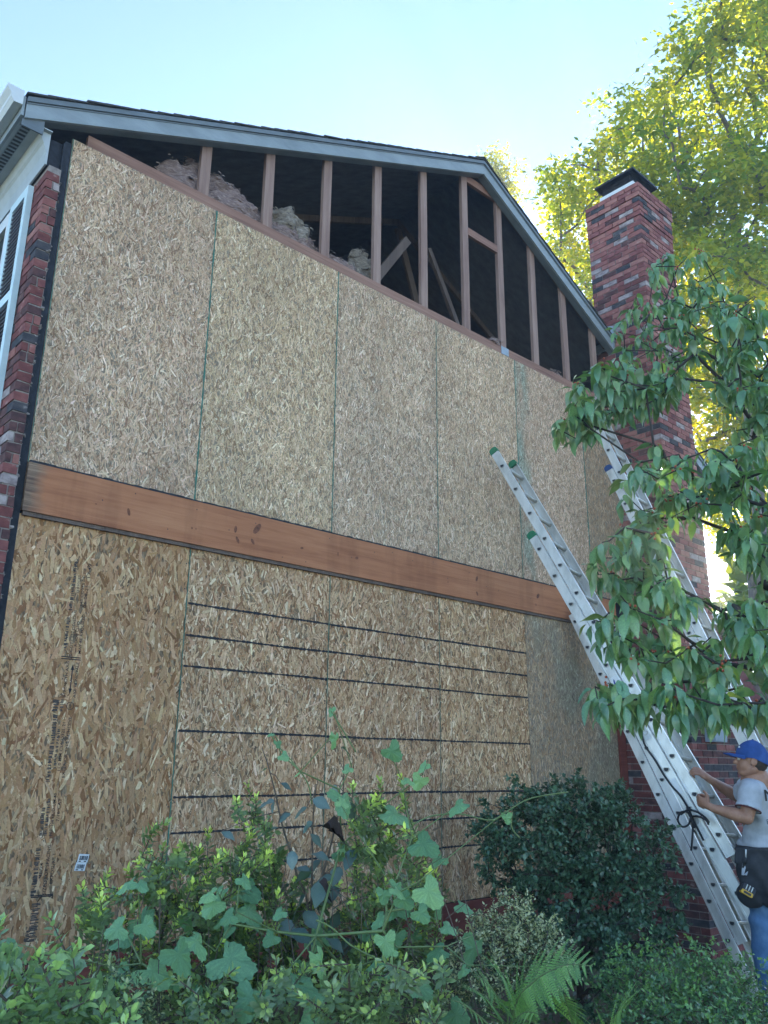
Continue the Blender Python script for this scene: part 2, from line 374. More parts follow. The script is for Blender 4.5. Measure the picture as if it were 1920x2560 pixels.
# --- strand board panels
def strands(panel_x0, x1, z0, z1, style, seed, y0=0.0):
    q = np.random.default_rng(seed)
    area = (x1 - x0_(panel_x0)) * (z1 - z0)
    dens, L, Wd, sp = {'new': (2400, (.04, .16), (.007, .030), .36), 'mid': (3600, (.025, .125), (.004, .022), .46),
                       'old': (6500, (.018, .095), (.003, .014), .48), 'worn': (2600, (.03, .09), (.004, .013), .4)}[style]
    n = int(area * dens)
    b_ = q.random(n) ** 1.5; l = (L[0] + (L[1] - L[0]) * b_) * q.uniform(.7, 1.1, n); w = (Wd[0] + (Wd[1] - Wd[0]) * q.random(n) ** 1.3) * q.uniform(.7, 1.0, n)
    a = q.normal(0, sp, n) + np.where(q.random(n) < .16, q.uniform(-1.5, 1.5, n), 0)
    cx = q.uniform(panel_x0, x1, n); cz = q.uniform(z0, z1, n)
    # 7-sided torn splinter outline, long axis upright then turned by a
    ang = np.array([(-.5, -.42), (.1, -.5), (.5, -.36), (.46, .36), (.12, .5), (-.2, .44), (-.5, .34)])
    k = len(ang)
    ju = q.normal(0, .09, (n, k)); jv = q.normal(0, .07, (n, k))
    uu = (ang[:, 0] + ju) * w[:, None]; vv = (ang[:, 1] + jv) * l[:, None]
    ca, sa = np.cos(a)[:, None], np.sin(a)[:, None]
    X = np.clip(cx[:, None] + uu * ca - vv * sa, panel_x0 + .002, x1 - .002)
    Z = np.clip(cz[:, None] + uu * sa + vv * ca, z0 + .002, z1 - .002)
    order = np.arange(n) / n
    Y = y0 - .0006 - .0028 * np.repeat(order[:, None], k, 1) + q.normal(0, .00012, (n, k))
    V = np.stack([X, Y, Z], -1).reshape(-1, 3)
    F = np.arange(n * k).reshape(n, k)
    pal = {'new': [(.20, .095, .042), (.31, .168, .082), (.375, .218, .116), (.445, .285, .162), (.56, .41, .26)],
           'mid': [(.22, .108, .05), (.345, .195, .098), (.43, .268, .148), (.515, .345, .205), (.65, .49, .32)],
           'old': [(.25, .148, .088), (.425, .278, .172), (.52, .358, .236), (.605, .44, .305), (.73, .58, .435)],
           'worn': [(.25, .148, .08), (.34, .215, .125), (.41, .275, .168), (.475, .335, .218), (.55, .41, .28)]}[style]
    wts = {'new': [.13, .30, .33, .18, .06], 'mid': [.13, .25, .30, .22, .10], 'old': [.15, .29, .31, .19, .06], 'worn': [.2, .3, .27, .16, .07]}[style]
    ci = q.choice(5, n, p=wts)
    C = np.array(pal)[ci] * q.uniform(.88, 1.12, (n, 1)) * (1 + q.normal(0, .025, (n, 3)))
    # each sheet has its own tone, with broad blotches where it has been wet and scuffed
    tone = q.uniform(.93, 1.06) * (1 + .16 * n2(cx, cz, 1.7, seed) + .10 * n2(cx, cz, 5.0, seed + 3))
    dk = q.random(n) < .006; C[dk] = C[dk] * .42
    C = C * tone[:, None] * np.array([[1.0, 1 + q.normal(0, .012), 1 + q.normal(0, .025)]])
    return V, F, C, cx, cz, k
def x0_(v): return v
def osb_panel(x0, x1, z0, z1, style, seed, green=1.0, tint=None):
    th = .011
    p = board_box('osb_panel', (x0 + .0015, 0.0, z0 + .001), (x1 - .0015, th, z1 - .001), MT['osb_old'] if style in ('old', 'worn') else MT['osb'])
    V, F, C, cx, cz, k = strands(x0 + .002, x1 - .002, z0 + .002, z1 - .002, style, seed)
    if tint is not None:
        wgt = tint(cx, cz)[:, None]
        C = C * (1 - wgt) + np.array(TINT) * (C.mean(1, keepdims=True) / .3) * wgt
    s = apart('strand_layer', V, F, MT['strand'], p, np.repeat(C, k, 0)); tag(s, kind='stuff')
    return p
TINT = (.21, .27, .21)
def n2(x, z, s, o=0.0):
    return np.array([mnoise.noise(Vector((float(a) * s, float(b_) * s * .35, o))) for a, b_ in zip(x, z)])
def green_right(x, z):
    """weathered green stain along the panel's left edge"""
    return np.clip((5.14 - x) / .10, 0, 1) * np.clip(.40 + n2(x, z, 7.0) * 1.4, 0, .7)
def green_far(x, z):
    return np.clip(.02 + 1.4 * n2(x, z, 4.0, 3.0), 0, .5)
UX = [0.012, 1.185, 2.437, 3.68, 4.893, 6.10, 6.80]
LX = [-.02, 1.185, 2.437, 3.68, 4.90, 6.10, 6.52]
ZB, ZT, ZC = 3.186, 3.497, 5.935         # band board bottom and top, underside of the gable plate
panels_up = []; panels_lo = []
for i in range(6):
    x1 = UX[i + 1]
    panels_up.append(osb_panel(UX[i], x1, ZT + .006, ZC, 'old' if i < 5 else 'worn', 100 + i, tint=green_right if i == 4 else None))
for i in range(6):
    panels_lo.append(osb_panel(LX[i], LX[i + 1], .66, ZB - .012, ('new', 'mid', 'mid', 'mid', 'worn', 'worn')[i], 200 + i, tint=green_far if i >= 4 else None))
# painted green board edges, ragged strips along the joints
def edge_strip(p, x, z0, z1, w, seed):
    q = random.Random(seed); V = []; F = []; n = int((z1 - z0) / .03)
    for i in range(n + 1):
        z = z0 + (z1 - z0) * i / n
        ww = w * (.45 + .9 * abs(mnoise.noise(Vector((seed * 3.1, z * 5.0, 0)))) + q.random() * .3)
        V += [(x - ww * .5, -.0042, z), (x + ww * .5, -.0042, z)]
    F = [(2 * i, 2 * i + 1, 2 * i + 3, 2 * i + 2) for i in range(n)]
    part('painted_edge', V, F, MT['green_paint'], p)
for i in range(1, 5): edge_strip(panels_up[i], UX[i], ZT + .01, ZC - .004, (.013, .011, .009, .012)[i - 1], i)
edge_strip(panels_up[5], UX[5], ZT + .01, ZC - .3, .02, 9)
edge_strip(panels_up[0], UX[0] + .006, ZT + .01, ZC - .004, .006, 11)
for i in range(1, 4): edge_strip(panels_lo[i], LX[i], .68, ZB - .016, (.008, .006, .006)[i - 1], 20 + i)

# nails: rows at every stud behind the sheets
def nails(p, x0, x1, z0, z1, seed):
    q = random.Random(seed); g_ = G()
    for cx in np.arange(x0 + .02, x1, (x1 - x0 - .04) / 3):
        z = z0 + .04
        while z < z1 - .02:
            x = cx + q.uniform(-.008, .008); r_ = q.uniform(.0035, .0055)
            g_.add([(x + r_ * math.cos(a), -.0045, z + r_ * math.sin(a)) for a in np.linspace(0, 2 * math.pi, 7)[:-1]], [tuple(range(6))])
            z += q.uniform(.14, .22)
    tag(g_.out('nail_heads', MT['ink_faint'], p), kind='stuff')
for i in range(6):
    nails(panels_up[i], UX[i], min(UX[i + 1], 6.5), ZT + .02, ZC, 300 + i); nails(panels_lo[i], LX[i], LX[i + 1], .68, ZB - .02, 320 + i)

# black felt lines across the three middle panels
def felt_line(p, x0, x1, z, seed):
    q = random.Random(seed); n = int((x1 - x0) / .012); V = []
    for i in range(n + 1):
        x = x0 + (x1 - x0) * i / n
        c = z + .004 * mnoise.noise(Vector((x * 2.2, seed, 0)))
        h = .0062 + q.uniform(-.003, .0035)
        V += [(x, -.0048, c - h), (x, -.0048, c + h + q.uniform(0, .003))]
    part('felt_line', V, [(2 * i, 2 * i + 2, 2 * i + 3, 2 * i + 1) for i in range(n)], MT['ink'], p)
k = 0
for z in (2.775, 2.560, 2.353, 1.928, 1.512, 1.297, 1.075):
    for i in (1, 2, 3):
        k += 1
        felt_line(panels_lo[i], LX[i] + (.012 if i == 1 else .004), LX[i + 1] - .006, z + random.uniform(-.004, .004), k)

# printing on the lower left panel
def text_mesh(name, body, size, mat_, parent, origin, ux, uy, extr=0.0004, width=None, bold=0.0):
    cu = bpy.data.curves.new(name, 'FONT'); cu.body = body; cu.size = 1.0; cu.extrude = 0; cu.resolution_u = 2; cu.offset = bold
    tmp = bpy.data.objects.new('tmp', cu); COL.objects.link(tmp)
    dg = bpy.context.evaluated_depsgraph_get()
    me = bpy.data.meshes.new_from_object(tmp.evaluated_get(dg))
    bpy.data.objects.remove(tmp); bpy.data.curves.remove(cu)
    me.name = name
    n = len(me.vertices); co = np.empty(n * 3); me.vertices.foreach_get('co', co); co = co.reshape(-1, 3)
    wd = co[:, 0].max() - co[:, 0].min()
    sx = (width / wd) if width else size
    W_ = np.asarray(origin) + np.outer(co[:, 0] * sx, ux) + np.outer(co[:, 1] * size, uy) - root_loc(parent)
    me.vertices.foreach_set('co', W_.astype(np.float32).ravel()); me.materials.clear(); me.materials.append(mat_); me.update()
    return link(name, me, parent)
pn = panels_lo[0]
c4 = lambda x, y: on_plane(60 + x / 3.567, 1380 + y / 3.567, -.0046)
c5_ = lambda x, y: on_plane(60 + x / 5.53, 2000 + y / 5.53, -.0046)
def printed(body, a, b_, h, mm='ink'):
    a = np.asarray(a); b_ = np.asarray(b_); ux = unit(b_ - a); uy = unit(np.cross((0, -1, 0), ux))
    text_mesh('printed_text', body, h / .72, MT[mm], pn, a, ux, uy, width=np.linalg.norm(b_ - a), bold=.004)
def up(p, h): return np.array([p[0], -.0046, p[2] + h])
def printed_up(body, a, top, h, mm='ink'):
    a = np.asarray(a); printed(body, a, up(a, top[2] - a[2]), h, mm)
for body, a, b_, h, mm in [
        ('06-08-25', (552, 500), (575, 300), .020, 'ink'), ('17:49', (588, 245), (600, 120), .020, 'ink'), ('LES COTES DE 1/8', (518, 482), (545, 150), .017, 'ink'),
        ('ROOF CLIPS', (470, 845), (490, 620), .017, 'ink'), ('MAY BE REQUIRED', (505, 910), (540, 560), .017, 'ink'),
        ('CE COTE EN DESSOUS', (420, 960), (465, 520), .017, 'ink_faint'), ('STRENGTH AXIS', (368, 1295), (400, 975), .018, 'ink'),
        ('AXE PRINCIPALE', (458, 1300), (490, 985), .018, 'ink'), ('EXTERIOR TYPE ADHESIVE', (362, 2015), (430, 1475), .018, 'ink'),
        ('11.0 MM CSA-O325-21', (320, 1960), (370, 1530), .018, 'ink'), ('SERVICES', (487, 370), (500, 210), .016, 'ink_faint')]:
    printed_up(body, c4(*a), c4(*b_), h, mm)
for body, a, b_, h, mm in [('7/16 CAT', (482, 300), (510, -20), .018, 'ink'), ('PRP-108 HUD-UM-40', (385, 500), (430, -90), .018, 'ink'),
                           ('EXPOSURE 1', (392, 1160), (420, 750), .018, 'ink'), ('SIZED FOR SPACING', (296, 1310), (365, 620), .020, 'ink'), ('48/24', (243, 1070), (262, 870), .018, 'ink')]:
    printed_up(body, c5_(*a), c5_(*b_), h, mm)
def smear(a, top, w, seed, parent=pn):
    """a line of print too blurred to read: a row of worn upright strokes"""
    q = random.Random(seed); g_ = G(); z = a[2]; x = a[0]
    while z < top[2]:
        hh = q.uniform(.006, .016); ww = w * q.uniform(.6, 1.0); o_ = q.uniform(0, w - ww)
        g_.add([(x - o_, -.0046, z), (x - o_ - ww, -.0046, z + q.uniform(-.002, .002)), (x - o_ - ww, -.0046, z + hh * .55), (x - o_, -.0046, z + hh * .6)], [(0, 3, 2, 1)])
        z += hh * q.choice((.7, .8, 1.3))
    tag(g_.out('printed_text', MT['ink_faint'], parent))
for i, (a, b_, w) in enumerate([((430, 520), (470, 95), .024), ((378, 880), (405, 575), .022), ((285, 1930), (310, 1575), .018), ((232, 2050), (275, 1460), .028), ((305, 1420), (310, 1320), .04), ((345, 1420), (350, 1320), .02)]):
    smear(c4(*a), c4(*b_), w, 40 + i)
for i, (a, b_, w) in enumerate([((312, 490), (345, 0), .018), ((255, 490), (290, 100), .022), ((160, 1320), (220, 660), .03), ((170, 1950), (205, 1420), .05), ((70, 1960), (80, 1800), .03)]):
    smear(c5_(*a), c5_(*b_), w, 60 + i)
gb = G()
for (a, b_) in [((330, 948), (505, 950)), ((330, 966), (505, 968))]:
    p0, p1 = c4(*a), c4(*b_); gb.add([(p0[0], -.0046, p1[2]), (p1[0], -.0046, p1[2]), (p1[0], -.0046, p1[2] + .006), (p0[0], -.0046, p1[2] + .006)], [(0, 1, 2, 3)])
for (a, b_) in [((90, 1375), (400, 1330)), ((90, 1350), (400, 1310))]:
    p0, p1 = c5_(*a), c5_(*b_); gb.add([(p0[0], -.0046, p1[2]), (p1[0], -.0046, p1[2]), (p1[0], -.0046, p1[2] + .006), (p0[0], -.0046, p1[2] + .006)], [(0, 1, 2, 3)])
a0, a1 = c4(408, 1270), c4(436, 1000); xa = (a0[0] + a1[0]) / 2; za, zb = a0[2], a1[2]
gb.add([(xa - .003, -.0046, za + .03), (xa + .003, -.0046, za + .03), (xa + .003, -.0046, zb - .03), (xa - .003, -.0046, zb - .03)], [(0, 1, 2, 3)])
gb.add([(xa, -.0046, za), (xa + .011, -.0046, za + .035), (xa - .011, -.0046, za + .035)], [(0, 1, 2)])
gb.add([(xa, -.0046, zb), (xa - .011, -.0046, zb - .035), (xa + .011, -.0046, zb - .035)], [(0, 1, 2)])
cc = c4(412, 1372)
for k in range(20):                                   # toothed ring of the stamp
    t0, t1 = 2 * math.pi * k / 20, 2 * math.pi * (k + .72) / 20
    ring = lambda r_, a_: (cc[0] + r_ * math.cos(a_), -.0046, cc[2] + r_ * math.sin(a_))
    gb.add([ring(.024, t0), ring(.024, t1), ring(.019, t1), ring(.019, t0)], [(0, 1, 2, 3)])
gb.out('printed_mark', MT['ink'], pn)
printed_up('APA', cc + np.array((.006, 0, -.015)), cc + np.array((0, 0, .015)), .014)
# two bar-code stickers
for i, (cx_, cy_) in enumerate([(818, 805), (778, 922)]):
    c = c5_(cx_, cy_); a_ = R(-5)
    ex, ez = np.array((math.cos(a_), 0, math.sin(a_))), np.array((-math.sin(a_) + .1, 0, math.cos(a_)))
    V = [c + ex * sx * .032 + ez * sz * .0225 + np.array((0, -.001, 0)) for sx, sz in ((-1, -1), (1, -1), (1, 1), (-1, 1))]
    st = part('barcode_sticker', V, [(0, 1, 2, 3)], MT['white'], pn)
    gb = G(); x = -.024; q = random.Random(i + 3)
    while x < .024:
        w_ = q.choice((.001, .0016, .0028))
        gb.add([c + ex * xx + ez * zz + np.array((0, -.002, 0)) for xx, zz in ((x, -.010), (x + w_, -.010), (x + w_, .013), (x, .013))], [(0, 1, 2, 3)])
        x += w_ + q.choice((.0008, .0014, .002))
    for xx in (-.024, .008): gb.add([c + ex * u_ + ez * w_ + np.array((0, -.002, 0)) for u_, w_ in ((xx, -.019), (xx + .014, -.019), (xx + .014, -.014), (xx, -.014))], [(0, 1, 2, 3)])
    gb.out('printed_mark', MT['ink'], pn)

# --- band board between the storeys
bb = board_box('band_board', (.012, -.038, ZB), (6.48, -.0052, ZT), MT['band'])
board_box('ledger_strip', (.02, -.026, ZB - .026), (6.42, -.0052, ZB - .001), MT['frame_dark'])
q = random.Random(5); g_ = G(); n = 120
for i in range(n):                                     # torn edge of tar paper over the board
    x0, x1 = .02 + 6.4 * i / n, .02 + 6.4 * (i + 1) / n
    g_.box((x0, -.034 - q.uniform(0, .006), ZT + .0005), (x1 + .001, -.0052, ZT + .010 + q.uniform(0, .006)))
g_.out('tar_paper_edge', MT['tar'], house)
for (px, py, w, h, a) in [(322, 1280, .011, .026, 15), (589, 1323, .012, .028, -5), (643, 1322, .022, .05, -35), (594, 1350, .012, .028, 30), (632, 1354, .012, .024, 35),
                          (480, 1320, .008, .008, 0), (490, 1322, .006, .006, 0), (845, 1385, .006, .018, 0), (1192, 1447, .014, .03, -25), (1193, 1484, .012, .022, 30),
                          (1345, 1490, .018, .032, -40), (1340, 1512, .009, .012, 0), (755, 1370, .016, .008, 10), (892, 1395, .018, .012, 20), (1048, 1430, .004, .004, 0), (240, 1260, .006, .006, 0), (1120, 1455, .005, .01, 0)]:
    c = on_plane(px, py, -.0388); ca, sa = math.cos(R(a)), math.sin(R(a)); V = []
    for r_, dy in ((1.0, 0), (.55, -.0004)):
        V += [(c[0] + r_ * (w * math.cos(tt) * ca - h * math.sin(tt) * sa), c[1] + dy, c[2] + r_ * (w * math.cos(tt) * sa + h * math.sin(tt) * ca)) for tt in np.linspace(0, 2 * math.pi, 14)[:-1]]
    part('knot', V, [tuple(range(13)), tuple(range(13, 26))], MT['knot'], bb)
q = random.Random(17)
for i in range(26):                                    # nail heads in two rows
    x = .5 + i * .235 + q.uniform(-.03, .03); z = ZB + q.choice((.05, .15, .255)) + q.uniform(-.02, .02)
    part('nail_head', [(x + .0045 * math.cos(tt), -.0392, z + .0045 * math.sin(tt)) for tt in np.linspace(0, 2 * math.pi, 8)[:-1]], [tuple(range(7))], MT['slot'], bb)

# --- sill board near the ground and trim beside the chimney
board_box('sill_board', (-.02, -.032, .40), (6.45, -.004, .655), MT['red_board'])
board_box('trim_board', (6.385, -.030, .66), (6.50, -.0052, 3.15), MT['red_board'])
board_box('corner_paper', (-.035, -.006, .4), (.009, .06, 5.88), MT['tar'])

# --- gable framing
board_box('bottom_plate', (.12, .004, ZC + .002), (4.80, .042, ZC + .094), MT['frame_x'])
board_box('bottom_plate', (4.803, .004, ZC + .002), (HX1, .042, ZC + .094), MT['frame_x'])
def roof_z(x): return EL[1] + SL * (x - EL[0]) if x < APX else APZ - SR * (x - APX)
STX = [1.057, 1.668, 2.285, 2.903, 3.534, 4.160, 4.734, 5.31, 5.90, 6.485, 7.10, 7.7]
for x in STX:
    g_ = G(); w = .0445; q = random.Random(int(x * 100)); tl = q.uniform(-.006, .006)
    za, zb = roof_z(x - w) - .10, roof_z(x + w) - .10; zt = ZC + .095
    V = [(x - w, .005, zt), (x + w, .005, zt), (x + w, .043, zt), (x - w, .043, zt), (x - w + tl, .005, za), (x + w + tl, .005, zb), (x + w + tl, .043, zb), (x - w + tl, .043, za)]
    g_.add(V, [(0, 3, 2, 1), (4, 5, 6, 7), (0, 1, 5, 4), (1, 2, 6, 5), (2, 3, 7, 6), (3, 0, 4, 7)])
    g_.out('stud', MT['frame_z'], house)
for z in (7.90, 7.225):
    board_box('vent_block', (4.16 + .046, .006, z - .045), (4.734 - .046, .042, z + .045), MT['frame_x'])
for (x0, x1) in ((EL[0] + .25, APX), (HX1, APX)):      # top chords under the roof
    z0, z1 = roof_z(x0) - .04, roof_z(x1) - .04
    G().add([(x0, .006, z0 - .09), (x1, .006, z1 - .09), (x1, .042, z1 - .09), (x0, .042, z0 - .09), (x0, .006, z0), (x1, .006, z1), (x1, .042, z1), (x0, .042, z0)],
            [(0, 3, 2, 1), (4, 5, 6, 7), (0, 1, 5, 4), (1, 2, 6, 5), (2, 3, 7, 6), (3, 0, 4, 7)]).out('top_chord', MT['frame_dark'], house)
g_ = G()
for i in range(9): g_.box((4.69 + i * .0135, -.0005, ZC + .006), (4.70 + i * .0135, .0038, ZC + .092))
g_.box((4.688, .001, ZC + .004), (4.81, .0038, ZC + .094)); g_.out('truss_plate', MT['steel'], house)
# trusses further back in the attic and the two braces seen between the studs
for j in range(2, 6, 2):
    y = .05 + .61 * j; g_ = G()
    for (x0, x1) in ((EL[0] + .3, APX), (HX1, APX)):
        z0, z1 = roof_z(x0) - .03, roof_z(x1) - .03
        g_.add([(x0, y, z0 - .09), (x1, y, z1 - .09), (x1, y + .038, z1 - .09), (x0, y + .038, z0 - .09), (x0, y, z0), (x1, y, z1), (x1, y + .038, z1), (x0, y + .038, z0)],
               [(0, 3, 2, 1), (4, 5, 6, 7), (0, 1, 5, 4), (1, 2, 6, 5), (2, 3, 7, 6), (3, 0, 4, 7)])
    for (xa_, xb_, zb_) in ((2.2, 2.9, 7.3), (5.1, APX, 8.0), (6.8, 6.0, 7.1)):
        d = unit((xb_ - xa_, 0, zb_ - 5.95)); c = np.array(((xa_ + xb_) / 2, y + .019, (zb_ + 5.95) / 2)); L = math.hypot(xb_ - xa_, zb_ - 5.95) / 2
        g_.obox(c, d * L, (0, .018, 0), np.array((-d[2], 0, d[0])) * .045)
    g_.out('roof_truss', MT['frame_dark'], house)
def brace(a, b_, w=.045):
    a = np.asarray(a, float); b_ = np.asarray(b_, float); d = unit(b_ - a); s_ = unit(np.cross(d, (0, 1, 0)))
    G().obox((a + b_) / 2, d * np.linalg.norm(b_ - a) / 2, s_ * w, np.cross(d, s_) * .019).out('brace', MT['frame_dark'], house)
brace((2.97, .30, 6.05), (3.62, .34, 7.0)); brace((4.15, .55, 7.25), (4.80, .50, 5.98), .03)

# --- roof: deck, rake boards, shingle courses
g_ = G()
for (x0, x1) in ((EL[0], APX), (ER[0], APX)):
    z0, z1 = (EL[1] if x0 == EL[0] else ER[1]), APZ
    d = .022
    g_.add([(x0, OV + .02, z0 - .02), (x1, OV + .02, z1 - .02), (x1, HY1 + .3, z1 - .02), (x0, HY1 + .3, z0 - .02), (x0, OV + .02, z0 - .02 - d), (x1, OV + .02, z1 - .02 - d), (x1, HY1 + .3, z1 - .02 - d), (x0, HY1 + .3, z0 - .02 - d)],
           [(0, 1, 2, 3), (4, 7, 6, 5), (0, 4, 5, 1), (1, 5, 6, 2), (2, 6, 7, 3), (3, 7, 4, 0)])
roof = g_.out('roof', MT['deck'], house)
q = random.Random(3)
for side in (0, 1):
    e = EL if side == 0 else ER
    d = unit((APX - e[0], 0, APZ - e[1])); L = math.hypot(APX - e[0], APZ - e[1]); nn = np.array((-d[2], 0, d[0])) * (1 if side == 0 else -1)
    n = int(L / .142)
    for i in range(n + 1):
        c0 = np.array((e[0], 0, e[1])) + d * (i * L / n - .012); ln = min(L / n + .05, L - i * L / n + .02)
        y0 = OV - .022 + q.uniform(-.008, .006); th = .011 + q.uniform(0, .004)
        a = c0 - nn * .018 + nn * .010; b_ = c0 + d * ln - nn * .018
        V = [a + (0, y0, 0), b_ + (0, y0, 0), b_ + np.array((0, HY1 + .3, 0)), a + np.array((0, HY1 + .3, 0))]
        V += [v_ + nn * th for v_ in V]
        part('shingle', V, [(0, 3, 2, 1), (4, 5, 6, 7), (0, 1, 5, 4), (1, 2, 6, 5), (2, 3, 7, 6), (3, 0, 4, 7)], MT['shingle'], roof)
g_ = G(); q = random.Random(8)
for i in range(26): 
    y = OV - .02 + i * .32
    g_.add([(APX - .15, y, APZ - .065), (APX, y, APZ + .012), (APX + .15, y, APZ - .075), (APX - .15, y + .34, APZ - .075), (APX, y + .34, APZ), (APX + .15, y + .34, APZ - .085),
            (APX - .15, y, APZ - .05), (APX, y, APZ + .028), (APX + .15, y, APZ - .06)], [(0, 1, 7, 6), (1, 2, 8, 7), (6, 7, 4, 3), (7, 8, 5, 4)])
g_.out('ridge_cap', MT['shingle'], roof)
def rake(y0, y1, t0, t1, m, name):
    """a board following both slopes; t = drop below the shingle line"""
    g_ = G()
    for (x0, z0) in (EL, ER):
        V = [(x0, y, z0 - t) for y, t in ((y0, t1), (y1, t1), (y1, t0), (y0, t0))] + [(APX, y, APZ - t * 1.03) for y, t in ((y0, t1), (y1, t1), (y1, t0), (y0, t0))]
        g_.add(V, [(0, 1, 2, 3), (7, 6, 5, 4), (0, 4, 5, 1), (1, 5, 6, 2), (2, 6, 7, 3), (3, 7, 4, 0)])
    return g_.out(name, m, house)
rake(OV, OV + .022, .062, .185, MT['trim'], 'rake_board')
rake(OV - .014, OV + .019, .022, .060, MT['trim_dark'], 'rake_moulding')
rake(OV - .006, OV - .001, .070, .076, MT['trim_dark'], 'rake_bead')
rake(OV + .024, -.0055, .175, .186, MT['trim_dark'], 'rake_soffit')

# --- front eave on the left: soffit, vent, fascia, gutter, frieze
FX = -.140                                             # face of the front brickwork
EY0, EY1 = OV + .03, HY1
G().box((-.352, EY0, 5.845), (-.146, EY1, 5.853)).out('soffit', MT['soffit'], house)
sv = G()
for i in range(110):
    y = EY0 + .03 + i * .042
    sv.box((-.325, y, 5.8405), (-.272, y + .02, 5.8448))
tag(sv.out('soffit_vent', MT['slot'], house), kind='stuff')
G().box((-.33, EY0 + .01, 5.8425), (-.267, EY1, 5.8448)).out('vent_strip', MT['trim'], house)
G().box((-.372, OV + .0, 5.838), (-.354, EY1, 5.99)).out('fascia', MT['trim'], house)
prof = [(-.374, 0, 6.015), (-.374, 0, 5.905), (-.43, 0, 5.900), (-.452, 0, 5.93), (-.452, 0, 5.955), (-.482, 0, 5.99), (-.482, 0, 6.015), (-.476, 0, 6.015), (-.470, 0, 5.99), (-.44, 0, 5.955), (-.42, 0, 5.912), (-.382, 0, 5.912), (-.382, 0, 6.015)]
gu = G(); gu.prism(prof, (0, OV - .015, 0), (0, EY1, 0)); gu.add([(x, OV - .016, z) for x, y, z in prof[:7]], [tuple(range(7))])
gu.out('gutter', MT['white'], house)
fr = G(); fr.prism([(-.215, 0, 5.844), (FX - .006, 0, 5.844), (FX - .006, 0, 5.60), (FX - .018, 0, 5.60), (FX - .024, 0, 5.70), (FX - .045, 0, 5.76), (FX - .06, 0, 5.775)], (0, EY0 + .03, 0), (0, EY1, 0))
fr.out('frieze_board', MT['soffit'], house)
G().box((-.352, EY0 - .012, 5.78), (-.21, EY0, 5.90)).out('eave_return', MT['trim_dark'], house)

# --- front brick wall and the cut brick end at the corner
BH, BL, JT = .0677, .203, .010
def pick(q, w=BW): return q.choices(range(7), w)[0]
BRICKS = {}
def brick_mesh(sx, sy, sz, mi):
    key = (round(sx, 3), round(sy, 3), round(sz, 3), mi)
    if key not in BRICKS:
        q = random.Random(str(key)); g_ = G(); g_.box((-sx / 2, -sy / 2, -sz / 2), (sx / 2, sy / 2, sz / 2))
        V = [tuple(c + q.uniform(-.0025, .0025) for c in v_) for v_ in g_.V]
        BRICKS[key] = mesh('brick', V, g_.F, MT['brick'][mi])
    return BRICKS[key]
fw = G().box((FX + .008, -.052, 0), (-.05, .62, 5.60)).add([], []).box((FX + .008, .62, 0), (-.05, HY1, 2.3)).out('front_wall', MT['mortar'], house)
q = random.Random(21); joined = G(); ragged = G()
ncr = int(5.585 / BH)
for c in range(ncr):
    z = c * BH + BH / 2
    vis = z > 2.85
    off = (.0 if c % 2 else BL / 2)
    y = -.057
    first = True
    while y < .62:
        ln = (BL - JT) if not (first and c % 2 == 0) else (BL / 2 - JT)
        ln = min(ln, .62 - y)
        if ln > .03:
            mi = pick(q); dx = q.uniform(-.003, .003); th = .088 if not first else .092
            cx_ = FX + th / 2 + dx
            if first:
                # corner: the cut end faces the yard; some courses show two pieces
                th = q.choice((.088, .092, .084)); cx_ = FX + th / 2
                if q.random() < .4:
                    s_ = th * q.uniform(.42, .55)
                    for (a_, b__) in ((0, s_ - .005), (s_ + .005, th)):
                        cc_ = np.array((FX + (a_ + b__) / 2, y + ln / 2 - q.uniform(0, .006), z)); mi = pick(q)
                        if vis: link('brick', brick_mesh(b__ - a_, ln, BH - JT, mi), fw, loc=cc_)
                        else: joined.obox(cc_, ((b__ - a_) / 2, 0, 0), (0, ln / 2, 0), (0, 0, (BH - JT) / 2), mi)
                    y += ln + JT; first = False; 
                    continue
            cc_ = (cx_, y + ln / 2, z)
            if vis: link('brick', brick_mesh(th, ln, BH - JT, mi), fw, loc=cc_)
            else: joined.obox(cc_, (th / 2, 0, 0), (0, ln / 2, 0), (0, 0, (BH - JT) / 2), mi)
        y += ln + JT; first = False
    # squeezed-out mortar on the ragged side
    for k in range(2):
        x_ = -.052 + q.uniform(-.012, .010); zz = z - BH / 2 + q.uniform(-.012, .02); r_ = q.uniform(.005, .016) * q.choice((.5, 1, 1.2))
        ragged.ball((x_, -.045 + q.uniform(-.01, .01), zz), (r_ * q.uniform(.5, 1.1), r_, r_ * q.uniform(.5, .9)), 8, 6)
for v_ in range(len(ragged.V)):
    p_ = ragged.V[v_]; ragged.V[v_] = tuple(p_[k] + .014 * mnoise.noise(Vector(p_) * 70 + Vector((k * 9, 0, 0))) for k in range(3))
tag(joined.out('brick', MT['brick'], fw), kind='stuff')
tag(ragged.out('ragged_mortar', MT['mortar'], fw), kind='stuff')
G().box((-.05, -.03, .4), (-.037, .06, 5.84)).out('corner_paper', MT['tar'], house)
G().box((-.13, .0, 5.60), (-.04, .012, 5.845)).out('dark_gap_fill', MT['tar'], house)  # dark fill painted in as the shade of the open eave end

